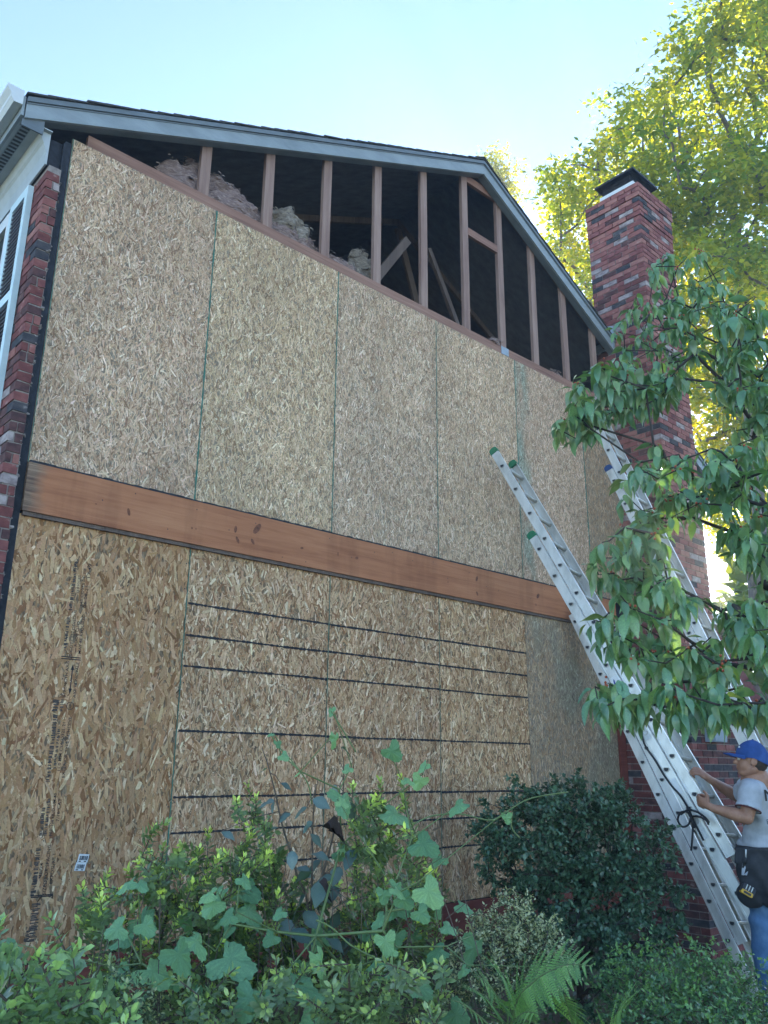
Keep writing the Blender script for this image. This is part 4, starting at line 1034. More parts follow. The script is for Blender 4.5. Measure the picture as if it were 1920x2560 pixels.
NB = c2(1000, 640, D0)
cap_tube(g_, HA(-.03, 0, -.05), NB, .056, .064); cap_tube(g_, HA(.015, 0, -.085), NB + hf * .03, .045, .055)
SHL, SHR = c2(945, 760, D0 - .13), c2(880, 745, D0 + .26)
ELL, WRL, HDL = c2(880, 1130, D0 - .20), c2(440, 1005, D0 - .07), c2(330, 950, D0 - .01)
ELR, WRR, HDR = c2(770, 860, D0 + .40), c2(400, 630, D0 + .36), c2(325, 575, D0 + .36)
cap_tube(g_, SHL, ELL, .058, .044); cap_tube(g_, SHL + (ELL - SHL) * .35, SHL + (ELL - SHL) * .75, .055, .048)
cap_tube(g_, ELL, ELL + (WRL - ELL) * .3, .044, .047); cap_tube(g_, ELL + (WRL - ELL) * .3, WRL, .046, .028)
cap_tube(g_, SHR, ELR, .056, .043); cap_tube(g_, ELR, ELR + (WRR - ELR) * .3, .043, .045); cap_tube(g_, ELR + (WRR - ELR) * .3, WRR, .044, .027)
cap_tube(g_, NB, c2(1050, 1450, D0), .10, .10); cap_tube(g_, SHL, SHR, .06, .06)
def hand(g_, wr, pc, grip, up_, n_, thumb):
    """palm from the wrist to the knuckles, four fingers curled round a rail, thumb from the side of the palm
    grip: along the knuckles' row, up_: forward along the palm, n_: out of the back of the hand"""
    cap_tube(g_, wr, pc, .027, .026)
    g_.ball(pc + up_ * .02, (.045, .042, .017), 14, 10, (up_, grip, n_))
    for i, (ln, rr) in enumerate(((.040, .0100), (.045, .0102), (.042, .0098), (.033, .0088))):
        k0 = pc + up_ * (.055 - abs(i - 1.2) * .004) + grip * (.030 - i * .020)
        k1 = k0 + up_ * ln * .75 - n_ * ln * .55; k2 = k1 - n_ * ln * .75 - up_ * ln * .15; k3 = k2 - up_ * ln * .6 - n_ * ln * .1
        g_.ball(k0, rr * 1.12, 8, 6); cap_tube(g_, pc + up_ * .01 + grip * (.024 - i * .016), k0, rr, rr); cap_tube(g_, k0, k1, rr, rr * .95, 10); cap_tube(g_, k1, k2, rr * .95, rr * .88, 10); cap_tube(g_, k2, k3, rr * .88, rr * .75, 10)
    t0 = pc + grip * .030 * thumb - up_ * .012 - n_ * .008; t1 = t0 + grip * .026 * thumb + up_ * .018 - n_ * .014; t2 = t1 + up_ * .030 + grip * .006 * thumb - n_ * .014; t3 = t2 + up_ * .022 - n_ * .010
    cap_tube(g_, t0, t1, .015, .012); cap_tube(g_, t1, t2, .0115, .0105, 10); cap_tube(g_, t2, t3, .0105, .0088, 10)
fa = unit(HDL - WRL); bk = unit(np.cross(L1.u, fa)); bk = bk if bk @ FWD < 0 else -bk
hand(g_, WRL, HDL, unit(L1.u - fa * (L1.u @ fa)), fa, unit(np.cross(fa, unit(L1.u - fa * (L1.u @ fa)))) * (1 if np.cross(fa, L1.u) @ FWD < 0 else -1), 1)
fb = unit(HDR - WRR); gr = unit(L1.u - fb * (L1.u @ fb)); nb_ = np.cross(fb, gr); nb_ = nb_ if nb_ @ FWD < 0 else -nb_
hand(g_, WRR, HDR, gr, fb, nb_, 1)
body = fuse(g_, 'body', SKIN, man, .0048, 7, .5)
eye_w = pmat('eye_white', [(.3, (.6, .56, .52)), (.7, (.7, .66, .62))], (9, 9, 9), .3, 0)
for sg in (1, -1):
    e_ = G(); e_.ball(HA(.080, sg * .031, -.008), .0115, 12, 8); eo = e_.out('eye', eye_w, body, True)
    e_ = G(); e_.ball(HA(.0885, sg * .031, -.008), (.004, .0055, .0055), 10, 6, (hf, hs, hu)); e_.out('iris', MT['slot'], body, True)
    e_ = G(); e_.tube([HA(.094 - abs(i - 3) * .0015, sg * (.014 + i * .006), .010 + .003 * math.sin(i * .5)) for i in range(7)], .0035, 6); e_.out('eyebrow', MT['bark_dark'], body, True)
hairm = pmat('short_hair', [(.3, (.025, .018, .014)), (.7, (.06, .045, .035))], (90, 90, 90), .8, .002)
e_ = G(); e_.ball(HA(-.03, 0, -.010), (.082, .0755, .085), 20, 14, (hf, hs, hu)); hr = fuse(e_, 'hair', hairm, man, .007, 2)
# cap
CAPM = pmat('cap_cloth', [(.3, (.012, .045, .17)), (.55, (.02, .065, .23)), (.75, (.035, .095, .30))], (14, 14, 14), .85, .003)
cg = G(); nu, nv = 28, 10; V = []
for j in range(nv + 1):
    th = (math.pi / 2) * j / nv
    for i in range(nu):
        ph = 2 * math.pi * i / nu; rf = 1 + .012 * math.cos(6 * ph)
        a, b_ = math.cos(ph) * math.cos(th) * .112 * rf, math.sin(ph) * math.cos(th) * .088 * rf
        z = .105 * math.sin(th) ** .9
        drop = -.02 - .045 * max(0, -math.cos(ph)) * (1 - j / nv)
        V.append(HA(-.012 + a, b_, .022 + z + drop * (1 - j / nv)))
F = [(j * nu + i, j * nu + (i + 1) % nu, (j + 1) * nu + (i + 1) % nu, (j + 1) * nu + i) for j in range(nv) for i in range(nu)]
cg.add(V, F); capo = cg.out('cap', CAPM, man, True)
bg_ = G(); V = []; n_ = 15
for k, (ra, dz) in enumerate(((0, 0), (.5, .004), (1, -.006), (1, -.011), (.5, -.002), (0, -.006))):
    for i in range(n_):
        ph = R(-78 + 156 * i / (n_ - 1)); x0, y0 = .106 * math.cos(ph), .085 * math.sin(ph)
        ex = .085 * ra * math.cos(ph * .9) ** .8
        V.append(HA(-.012 + x0 + ex, y0 * (1 - .1 * ra), .016 + dz - .9 * (y0 / .085) ** 2 * .022 * ra + ex * .12))
F = [(k * n_ + i, k * n_ + i + 1, ((k + 1) % 6) * n_ + i + 1, ((k + 1) % 6) * n_ + i) for k in range(6) for i in range(n_ - 1)]
bg_.add(V, F); bg_.out('brim', CAPM, capo, True)
e_ = G(); e_.ball(HA(-.012, 0, .128), (.008, .008, .004), 8, 6, (hf, hs, hu)); e_.out('button', CAPM, capo, True)
e_ = G(); e_.ball(HA(.073, -.005, .066), (.010, .030, .012), 12, 8, (hf, hs, hu)); e_.out('patch', MT['white'], capo, True)
# shirt
SHIRT = pmat('grey_cotton', [(.3, (.30, .32, .36)), (.55, (.40, .42, .47)), (.75, (.48, .50, .55))], (9, 9, 9), .95, .004)
g_ = G()
HIP = c2(1085, 1560, D0)
bf = unit(-RT * .86 + FWD * .5); bs_ = np.cross(bf, UP)                   # chest direction, towards his right
def oval(c, a, b_, h=.12): g_.ball(c, (a, b_, h), 20, 12, (bf, bs_, UP))
CH = c2(1030, 880, D0 + .03)
oval(CH, .118, .18, .21); oval(c2(1010, 720, D0 + .03), .095, .175, .10); oval(c2(1050, 1120, D0 + .02), .112, .16, .20); oval(c2(1058, 1340, D0 + .01), .115, .158, .19); oval(c2(1066, 1470, D0), .122, .165, .10)
cap_tube(g_, SHL + (0, 0, .012), SHR + (0, 0, .012), .068, .066); cap_tube(g_, NB + (0, 0, -.05), SHL + (0, 0, .0), .085, .066); cap_tube(g_, NB + (0, 0, -.05), SHR, .085, .062)
def sleeve(a, b_, f0, f1, r0, r1):
    p0, p1 = a, a + (b_ - a) * f1; g_.tube([p0, p0 + (p1 - p0) * .5, p1], [r0, (r0 + r1) / 2, r1], 18)
sleeve(SHL, ELL, 0, .70, .076, .088); sleeve(SHR, ELR, 0, .55, .070, .078)
g_.tube([c2(1055, 1440, D0), c2(1062, 1575, D0)], [.140, .150], 20)
def wrinkle(co, no):
    out = co.copy()
    for i in range(len(co)):
        p_ = Vector(co[i])
        a = mnoise.noise(Vector((p_.x * 7, p_.y * 7, p_.z * 11))) * .013 + math.sin((p_.z * 34 + mnoise.noise(p_ * 5) * 5 + (p_.x - p_.y) * 12)) * .005 * (1 + mnoise.noise(p_ * 4))
        out[i] += no[i] * a
    return out
shirt = fuse(g_, 't_shirt', SHIRT, man, .0085, 5, .5, wrinkle)
cuffm = pmat('dark_hem', [(.3, (.06, .02, .025)), (.7, (.12, .03, .035))], (20, 20, 20), .9, 0)
e_ = G(); d_ = unit(ELL - SHL); cq = SHL + (ELL - SHL) * .70; x_ = unit(np.cross(d_, UP)); y_ = np.cross(d_, x_)
e_.tube([cq + (x_ * math.cos(t_) + y_ * math.sin(t_)) * .080 for t_ in np.linspace(0, 2 * math.pi, 25)], .004, 6, cap=False); e_.out('hem', cuffm, shirt, True)
e_ = G(); nd = unit(NB - HA(-.03, 0, -.05)); x_ = unit(np.cross(nd, UP)); y_ = np.cross(nd, x_); nn_ = NB + (HA(-.03, 0, -.05) - NB) * .16
e_.tube([nn_ + (x_ * math.cos(t_) + y_ * math.sin(t_)) * .070 for t_ in np.linspace(0, 2 * math.pi, 25)], .008, 8, cap=False); e_.out('collar', SHIRT, shirt, True)
# print on the back of the shirt, only its edge in view
def on_shirt(x, y): return c2(x, y, D0 - .175)
sx_ = unit(RT * .95 + FWD * -.1); sy_ = UP
text_mesh('printed_text', 'N', .10, MT['ink'], shirt, on_shirt(1112, 905), sx_, sy_, bold=.02)
text_mesh('printed_text', 'Re', .045, MT['ink'], shirt, on_shirt(1140, 1215), sx_, sy_)
# jeans
DENIM = pmat('denim', [(.25, (.045, .10, .20)), (.5, (.085, .17, .31)), (.72, (.16, .26, .40)), (.82, (.40, .45, .50))], (11, 11, 8), .9, .003, detail=10)
g_ = G()
HPc = c2(1075, 1640, D0)
for sg, dx in ((-1, 0), (1, 0)):
    hp = HPc + bs_ * sg * .085 + (0, 0, -.05); kn = np.array((hp[0], hp[1], .50)) + bf * .045; an = np.array((hp[0], hp[1], .09)) - bf * .02
    cap_tube(g_, hp, kn, .105, .080, 18); g_.tube([kn, kn + (an - kn) * .5, an], [.082, .080, .078], 18)
g_.ball(HPc + (0, 0, -.03), (.132, .168, .13), 20, 12, (bf, bs_, UP)); g_.tube([HPc + (0, 0, -.02), HPc + (0, 0, .10)], [.145, .145], 20)
jeans = fuse(g_, 'jeans', DENIM, man, .010, 5, .5, wrinkle)
g_ = G()
for sg in (-1, 1):
    hp = HPc + bs_ * sg * .085; an = np.array((hp[0], hp[1], .045)) - bf * .02
    g_.ball(an + bf * .07 + (0, 0, .01), (.15, .05, .055), 16, 10, (bf, bs_, UP)); cap_tube(g_, an + (0, 0, .02), an + (0, 0, .12), .055, .055)
fuse(g_, 'boots', MT['bark_dark'], man, .010, 3)
# belt, pouch, cloth
PCH = pmat('pouch_leather', [(.3, (.010, .011, .015)), (.6, (.022, .024, .03)), (.85, (.06, .06, .065))], (20, 20, 20), .7, .003)
g_ = G(); nb2 = 28
for dz, rr in ((.03, 1.0),):
    V = []
    for z_, k_ in ((-.025, 1.0), (.025, 1.0), (.025, 1.05), (-.025, 1.05)):
        V += [HPc + (0, 0, .05 + z_) + bf * .152 * k_ * math.cos(t_) + bs_ * .178 * k_ * math.sin(t_) for t_ in np.linspace(0, 2 * math.pi, nb2 + 1)[:-1]]
    g_.add(V, [(j * nb2 + i, j * nb2 + (i + 1) % nb2, ((j + 1) % 4) * nb2 + (i + 1) % nb2, ((j + 1) % 4) * nb2 + i) for j in range(4) for i in range(nb2)])
belt = g_.out('tool_belt', PCH, man, True)
g_ = G(); pcx = HPc - bs_ * .205 + bf * .02
g_.ball(pcx + (0, 0, -.10), (.125, .055, .17), 18, 12, (bf, bs_, UP)); g_.ball(pcx + bf * .05 + (0, 0, -.22), (.085, .05, .09), 16, 10, (bf, bs_, UP)); g_.ball(pcx - bf * .08 + (0, 0, -.17), (.09, .06, .13), 16, 10, (bf, bs_, UP))
g_.obox(pcx + (0, 0, .02), bf * .12, bs_ * .03, UP * .05)
fuse(g_, 'pouch', PCH, belt, .008, 4, .5, wrinkle)
g_ = G(); pc_ = c2(880, 1790, D0 - .18)
V = []; nn2 = 7
for j in range(6):
    for i in range(nn2):
        V.append(pc_ + RT * (.028 * (i / (nn2 - 1) - .5) * (1.6 - j * .12) - .0045 * j) + UP * (.035 - j * .016) + FWD * (.012 * math.sin(i * 1.6 + j * .4)))
g_.add(V, [(j * nn2 + i, j * nn2 + i + 1, (j + 1) * nn2 + i + 1, (j + 1) * nn2 + i) for j in range(5) for i in range(nn2 - 1)])
g_.out('rag', SHIRT, belt, True)
tm = thing('screwdriver', 'bright steel shaft of a screwdriver standing in the tool belt', 'screwdriver', c2(868, 1660, D0 - .19))
g_ = G(); g_.tube([c2(868, 1548, D0 - .19), c2(866, 1650, D0 - .19)], .0045, 8); g_.out('shaft', MT['white'], tm, True)
g_ = G(); g_.tube([c2(866, 1650, D0 - .19), c2(858, 1672, D0 - .19), c2(852, 1730, D0 - .18)], [.010, .012, .012], 10); g_.out('handle', MT['slot'], tm, True)
# tape measure clipped to the pouch
tape = thing('tape_measure', 'yellow and black tape measure clipped on the black tool pouch', 'tape measure', c2(890, 2090, D0 - .24))
ctm = c2(893, 2085, D0 - .245); ta = unit(RT * .80 - UP * .45 + FWD * -.2); tb = unit(np.cross(FWD, ta)); tb = tb if tb[2] > 0 else -tb; tn = unit(np.cross(ta, tb)); tn = tn if tn @ FWD < 0 else -tn
def rbox(c, h, bev):
    g_ = G(); V = []; a, b_, n_ = h
    for z_, k in ((-n_, .9), (-n_ * .8, 1), (n_ * .8, 1), (n_, .9)):
        for (x, y) in ((-a, -b_ + bev), (-a + bev, -b_), (a - bev, -b_), (a, -b_ + bev), (a, b_ - bev), (a - bev, b_), (-a + bev, b_), (-a, b_ - bev)):
            V.append(c + ta * x * k + tb * y * k + tn * z_)
    F = [(j * 8 + i, j * 8 + (i + 1) % 8, (j + 1) * 8 + (i + 1) % 8, (j + 1) * 8 + i) for j in range(3) for i in range(8)] + [tuple(range(8)), tuple(range(24, 32))]
    return g_.add(V, F)
yel = pmat('yellow_plastic', [(.3, (.50, .28, .01)), (.7, (.62, .36, .02))], (30, 30, 30), .45, 0)
rbox(ctm, (.044, .032, .026), .010).out('case', MT['slot'], tape); 
gy = rbox(ctm - ta * .002 - tb * .020 + tn * .0005, (.040, .014, .027), .005).out('band', yel, tape)
rbox(ctm - tb * .020 + tn * .005, (.026, .008, .0235), .003).out('plate', MT['slot'], tape)
for i in (-1, 0, 1): rbox(ctm + ta * (i * .018) + tb * .014 + tn * .001, (.003, .018, .0268), .001).out('rib', MT['steel'], tape)
# ------------------------------------------------------------------ plants: shared tools
def grow(points, trunk, k_trunk=1.0):
    """joins points to a branching skeleton; trunk: polyline of nodes. Returns nodes, parents"""
    pts = np.asarray(points, float); nodes = [np.asarray(p_, float) for p_ in trunk]; par = [-1] + list(range(len(trunk) - 1))
    top = nodes[-1]
    dist = np.min(np.linalg.norm(pts[:, None] - np.array(nodes)[None], axis=2), axis=1)
    depth = [0.0]
    for i in range(1, len(nodes)): depth.append(depth[-1] + np.linalg.norm(nodes[i] - nodes[i - 1]))
    tips = []
    for i in np.argsort(dist):
        p_ = pts[i]; A = np.array(nodes); d = np.linalg.norm(A - p_, axis=1)
        cost = d + .25 * np.array(depth) + .6 * np.maximum(0, A[:, 2] - p_[2])
        j = int(np.argmin(cost)); L = d[j]
        last = j; n = max(1, min(4, int(L / .25)))
        for k in range(1, n + 1):
            t_ = k / n; c = A[j] + (p_ - A[j]) * t_ + np.array((0, 0, .10 * L * math.sin(math.pi * t_))) + (rng.normal(0, .035, 3) * L if k < n else 0)
            nodes.append(c); par.append(last); depth.append(depth[last] + L / n); last = len(nodes) - 1
        tips.append(last)
    return np.array(nodes), np.array(par), tips
def limbs(nodes, par, r_tip, r_max, sides=6, expo=2.3):
    n = len(nodes); w = np.full(n, r_tip ** expo)
    for i in range(n - 1, 0, -1): w[par[i]] += w[i]
    rad = np.minimum(w ** (1 / expo), r_max)
    idx = np.arange(1, n); idx = idx[par[1:] >= 0]
    a, b_ = nodes[par[idx]], nodes[idx]; d = b_ - a; d /= np.maximum(1e-6, np.linalg.norm(d, axis=1))[:, None]
    ref = np.where(np.abs(d[:, 2:3]) < .9, np.array([[0, 0, 1.0]]), np.array([[1.0, 0, 0]]))
    x = np.cross(d, ref); x /= np.linalg.norm(x, axis=1)[:, None]; y = np.cross(d, x)
    ang = 2 * np.pi * np.arange(sides) / sides
    ring = x[:, None] * np.cos(ang)[None, :, None] + y[:, None] * np.sin(ang)[None, :, None]
    ra, rb = np.minimum(rad[par[idx]], rad[idx] * 1.6), rad[idx]
    V = np.concatenate([a[:, None] + ring * ra[:, None, None], b_[:, None] + ring * rb[:, None, None]], 1).reshape(-1, 3)
    k = np.arange(sides); f = np.stack([k, (k + 1) % sides, (k + 1) % sides + sides, k + sides], -1)
    F = (f[None] + (np.arange(len(idx)) * 2 * sides)[:, None, None]).reshape(-1, 4)
    return V, F
def rdir(n, zlo=-1, zhi=1):
    z = rng.uniform(zlo, zhi, n); a = rng.uniform(0, 2 * np.pi, n); s = np.sqrt(np.maximum(0, 1 - z * z))
    return np.stack([s * np.cos(a), s * np.sin(a), z], -1)
def shade(base, n, v=.18, h=.06):
    return np.asarray(base)[None] * rng.uniform(1 - v, 1 + v, (n, 1)) * (1 + rng.normal(0, h, (n, 3)))
def in_poly(poly, n):
    poly = np.asarray(poly, float); lo, hi = poly.min(0), poly.max(0); out = []
    while len(out) < n:
        p_ = rng.uniform(lo, hi); c = False; j = len(poly) - 1
        for i in range(len(poly)):
            if (poly[i, 1] > p_[1]) != (poly[j, 1] > p_[1]) and p_[0] < (poly[j, 0] - poly[i, 0]) * (p_[1] - poly[i, 1]) / (poly[j, 1] - poly[i, 1]) + poly[i, 0]: c = not c
            j = i
        if c: out.append(p_)
    return np.array(out)
DS = 1.15732

# ------------------------------------------------------------------ tall trees behind the house
def tall_tree(label, poly, dn, df, trunk_px, ncl, nleaf, leafsz, cols, rmax, spread=.55, extra=()):
    pp = in_poly(poly, ncl); dd = rng.uniform(dn, df, ncl)
    C = np.array([P(a * DS, b_ * DS, d) for (a, b_), d in zip(pp, dd)])
    base = P(trunk_px * DS, 1634 * DS, (dn + df) / 2); base[2] = 0
    top = C[:, 2].max(); lean = C.mean(0); trunk = [base + np.array((lean[0] - base[0], lean[1] - base[1], 0)) * .55 * t_ ** 1.5 + np.array((0, 0, top * .86 * t_)) for t_ in np.linspace(0, 1, 12)]
    t_ = thing('tree', label, 'tree', base, 'tall trees behind the house')
    nodes, par, tips = grow(C, trunk)
    V, F = limbs(nodes, par, .012, rmax, 6)
    apart('trunk', V, F, MT['bark'], t_, smooth=True)
    Q = np.concatenate([C, C + rng.normal(0, .28, C.shape), nodes[len(trunk):][rng.random(len(nodes) - len(trunk)) < .06]])
    ci = rng.integers(0, len(Q), nleaf)
    tone = rng.normal(-.25, .8, len(Q))
    # sprigs: leaves gather on short drooping sprays inside each clump
    spd = rdir(len(Q) * 5, -.6, .9).reshape(len(Q), 5, 3); ss = rng.integers(0, 5, nleaf); u_ = rng.random(nleaf) ** .7
    pos = Q[ci] + spd[ci, ss] * (u_ * spread * rng.uniform(.6, 1.3, nleaf))[:, None] + rng.normal(0, .10, (nleaf, 3))
    V, Fs, k = scatter(LT_small, pos, rdir(nleaf, -.9, .35), rdir(nleaf, .0, 1), rng.uniform(.65, 1.25, nleaf) * leafsz, 1.0)
    mixv = np.clip(.5 + tone[ci] * .35 + rng.normal(0, .18, nleaf), 0, 1)[:, None]
    col = (np.asarray(cols[0])[None] * (1 - mixv) + np.asarray(cols[1])[None] * mixv) * rng.uniform(.8, 1.2, (nleaf, 1))
    c_ = apart('crown', V, Fs, MT['leaf_tree'], t_, np.repeat(col, k, 0)); tag(c_, kind='stuff')
    return t_
GRN = ((.11, .20, .075), (.30, .34, .055)); YEL = ((.13, .22, .05), (.38, .37, .03))  # yellow glow of sun through leaves is mixed into the clump colours
tall_tree('tallest tree at the right edge, its green crown reaching above the frame', [(1520, -90), (1485, 60), (1462, 140), (1416, 225), (1410, 280), (1445, 330), (1455, 470), (1500, 600), (1600, 640), (1780, 640), (1780, -90)], 14.5, 18.5, 1690, 135, 25000, .145, GRN, .26, .62)
tall_tree('leafy tree rising behind the chimney, yellow green where the sun comes through', [(1400, 245), (1315, 250), (1285, 300), (1215, 345), (1180, 405), (1185, 520), (1215, 600), (1250, 680), (1310, 770), (1420, 700), (1500, 600), (1460, 430), (1440, 330)], 15.5, 19.5, 1330, 90, 13500, .14, ((.12, .21, .075), (.34, .37, .05)), .22, .5)
tall_tree('small far crown peeping over the roof apex', [(1066, 345), (1080, 365), (1105, 390), (1110, 415), (1095, 470), (1066, 430)], 22, 24, 1080, 26, 2800, .12, ((.12, .18, .07), (.23, .25, .05)), .15, .4)
tall_tree('bright yellow green tree low behind the chimney at the right', [(1450, 560), (1780, 560), (1780, 1250), (1600, 1180), (1500, 1020), (1440, 760)], 19.5, 24, 1660, 190, 29000, .17, YEL, .28, .7)
# far wood along the horizon behind everything
n = 26000; a = rng.uniform(R(20), R(125), n); d = rng.uniform(27, 33, n)
pos = np.stack([CAM[0] + np.sin(a) * d, CAM[1] + np.cos(a) * d, rng.random(n) ** 1.2 * (5.0 + 2.5 * np.sin(a * 23) + 1.5 * np.sin(a * 61))], -1)
V, Fs, k = scatter(LT_small, pos, rdir(n), rdir(n, 0, 1), rng.uniform(.5, 1.0, n)); 
o = link('far_wood', amesh('far_wood', V, Fs, MT['leaf_tree'], np.repeat(shade((.08, .13, .04), n), k, 0))); tag(o, 'belt of trees along the horizon', 'wood', kind='stuff')

# ------------------------------------------------------------------ dogwood reaching in from the right
def leaf_outline(w, fold, droop, curl=0.0, n=8, serr=0.0):
    xs_ = np.linspace(0, 1, n); V = []; 
    for i, x in enumerate(xs_):
        hw = w * (math.sin(math.pi * min(1, x ** .85)) ** .9) * (1 - .18 * x); hw = max(hw, 0)
        z = -droop * x ** 2
        s_ = serr * (1 if i % 2 else -1)
        V += [(x, -(hw + s_ * hw), z + fold * hw + curl * math.sin(x * 9) * hw), (x, 0, z), (x, hw + s_ * hw, z + fold * hw - curl * math.sin(x * 8 + 1) * hw)]
    F = []
    for i in range(n - 1):
        F += [(3 * i, 3 * i + 3, 3 * i + 4, 3 * i + 1), (3 * i + 1, 3 * i + 4, 3 * i + 5, 3 * i + 2)]
    return np.array(V), [np.array(F)]
DOG = [leaf_outline(.22, .30, .30, .12), leaf_outline(.205, .42, .18, .18), leaf_outline(.245, .20, .42, .16), leaf_outline(.20, .5, .5, .25)]
DCOL = [(.08, .16, .072), (.062, .13, .064), (.10, .185, .078), (.075, .155, .082), (.13, .21, .08), (.11, .155, .065), (.09, .175, .095)]
def leaf_meshes(name, tmpls, cols, mat_, var=.15):
    out = []
    for T in tmpls:
        for c in cols:
            nv = len(T[0]); cc = np.repeat(np.asarray(c)[None], nv, 0)
            if nv % 3 == 0: cc[1::3] *= 1.25
            out.append(amesh(name, T[0], T[1], mat_, cc, True))
    return out
DOGM = leaf_meshes('leaf', DOG, DCOL, MT['leaf_dogwood'])
dog = thing('dogwood_tree', 'broad leaved tree with drooping glossy leaves and red berries reaching in from the right', 'tree', (3.25, -4.15, 0))
GRP = [  # polygon in the picture (1659 wide), depth range, twig count, leaf size
    ([(1420, 560), (1480, 525), (1560, 560), (1600, 680), (1560, 760), (1440, 800), (1340, 780), (1310, 740), (1380, 620)], (4.7, 5.5), 74, .085),
    ([(1240, 820), (1310, 770), (1440, 740), (1480, 800), (1440, 880), (1320, 900), (1240, 930), (1200, 930)], (4.1, 4.7), 74, .10),
    ([(1192, 880), (1240, 860), (1300, 880), (1290, 930), (1215, 960)], (4.0, 4.3), 9, .105),
    ([(1560, 660), (1700, 620), (1700, 900), (1620, 860), (1540, 830)], (4.0, 5.0), 70, .105),
    ([(1540, 840), (1720, 800), (1720, 1000), (1600, 960)], (4.2, 5.0), 26, .09),
    ([(1600, 1150), (1720, 1100), (1720, 1300), (1640, 1280)], (3.6, 4.4), 18, .095),
    ([(1420, 640), (1560, 600), (1660, 700), (1600, 800), (1440, 800)], (4.5, 5.2), 40, .085),
    ([(1330, 1060), (1420, 950), (1560, 960), (1700, 930), (1700, 1130), (1560, 1110), (1420, 1130), (1350, 1110)], (3.4, 4.1), 100, .09),
    ([(1290, 1180), (1400, 1090), (1460, 1120), (1440, 1230), (1340, 1270), (1270, 1260)], (3.3, 3.9), 50, .088),
    ([(1480, 1130), (1560, 1120), (1700, 1140), (1700, 1230), (1610, 1220), (1560, 1190)], (3.3, 4.0), 18, .105),
    ([(1270, 1330), (1420, 1230), (1560, 1310), (1700, 1270), (1700, 1480), (1560, 1450), (1420, 1450), (1300, 1400)], (2.9, 3.7), 118, .09),
    ([(1240, 1510), (1300, 1470), (1480, 1470), (1620, 1490), (1700, 1480), (1700, 1540), (1590, 1530), (1400, 1535), (1290, 1540)], (2.8, 3.3), 60, .095),
]
tips = []; sz = []
for poly, (d0, d1), nn, s_ in GRP:
    for (a, b_) in in_poly(poly, nn):
        # the branches part in front of the second ladder
        lx = np.interp(b_, [900, 920, 1040, 1180, 1350, 1450], [1275, 1285, 1345, 1425, 1515, 1575])
        if 900 < b_ < 1480 and -10 < a - lx < 55 and rng.random() < .62: continue
        tips.append(P(a * DS, b_ * DS, rng.uniform(d0, d1))); sz.append(s_)
tips = np.array(tips)
b0 = np.array((3.25, -4.15, 0.0))
trunk = [b0, b0 + (-.02, .03, .5), b0 + (-.05, .06, 1.0), b0 + (-.06, .14, 1.6), b0 + (-.05, .3, 2.1), b0 + (-.02, .5, 2.7), b0 + (.05, .7, 3.3)]
nodes, par, tn_ = grow(tips, trunk)
V, F = limbs(nodes, par, .0022, .045, 6, 2.8)
apart('trunk', V, F, MT['bark_dark'], dog, smooth=True)
lv = []
for i, p_ in enumerate(tips):
    n_ = int(rng.integers(5, 8)); a0 = rng.uniform(0, 6.28)
    for k in range(n_):
        a = a0 + k * 2 * math.pi / n_ + rng.normal(0, .25); el = rng.uniform(-1.35, -.55) if rng.random() < .82 else rng.uniform(-.5, .3)
        dx = np.array((math.cos(a) * math.cos(el), math.sin(a) * math.cos(el), math.sin(el)))
        nzv = unit(np.array((math.cos(a) * .6, math.sin(a) * .6, 1.0)) + rng.normal(0, .3, 3))
        lv.append((p_ + rng.normal(0, .012, 3) + dx * .012, dx, nzv, sz[i] * (rng.uniform(.45, .8) if rng.random() < .25 else rng.uniform(.75, 1.15))))
def frame(p_, dx, nzv, s, wid=1.0, loc=np.zeros(3)):
    dx = unit(dx); y = unit(np.cross(nzv, dx)); z = np.cross(dx, y); p_ = p_ - loc
    return Matrix(((dx[0] * s, y[0] * s * wid, z[0] * s, p_[0]), (dx[1] * s, y[1] * s * wid, z[1] * s, p_[1]), (dx[2] * s, y[2] * s * wid, z[2] * s, p_[2]), (0, 0, 0, 1)))
def place_leaves(lv, meshes, tmpls, cols, parent, mat_, limit=296, wid=1.0):
    """the leaves that look largest are objects of their own, the rest one mesh"""
    loc = root_loc(parent)
    big = sorted(range(len(lv)), key=lambda i: -lv[i][3] / max(.3, np.linalg.norm(lv[i][0] - CAM)) * (1 + .5 * abs(np.dot(unit(lv[i][2]), unit(CAM - lv[i][0])))))
    def infr(p_):
        d = p_ - CAM; z = d @ CF; return abs(d @ CR) / z < .475 and abs(d @ CU) / z < .63
    sel = [i for i in big if infr(lv[i][0])][:limit]; ss = set(sel)
    for i in sel:
        p_, dx, nzv, s = lv[i]
        o = link('leaf', meshes[int(rng.integers(len(meshes)))], parent); o.matrix_local = frame(p_, dx, nzv, s, wid, loc)
    rest = [i for i in range(len(lv)) if i not in ss]
    if rest:
        Vs = []; Fs = []; Cs = []; off = 0
        for ti, T in enumerate(tmpls):
            r_ = [i for j, i in enumerate(rest) if j % len(tmpls) == ti]
            if not r_: continue
            V, F, k = scatter(T, [lv[i][0] for i in r_], np.array([lv[i][1] for i in r_]), np.array([lv[i][2] for i in r_]), np.array([lv[i][3] for i in r_]), wid)
            Vs.append(V); Fs += [f + off for f in F]; off += len(V)
            c = np.array([cols[int(rng.integers(len(cols)))] for _ in r_]); Cs.append(np.repeat(c, k, 0))
        g0 = {}
        for f in Fs: g0.setdefault(f.shape[1], []).append(f)
        o = apart('foliage', np.concatenate(Vs), [np.concatenate(v_) for v_ in g0.values()], mat_, parent, np.concatenate(Cs), True); tag(o, kind='stuff')
place_leaves(lv, DOGM, DOG, DCOL, dog, MT['leaf_dogwood'])
berry = pmat('berry', [(.3, (.30, .045, .02)), (.7, (.45, .12, .05))], (60, 60, 60), .4, 0); g_ = G()
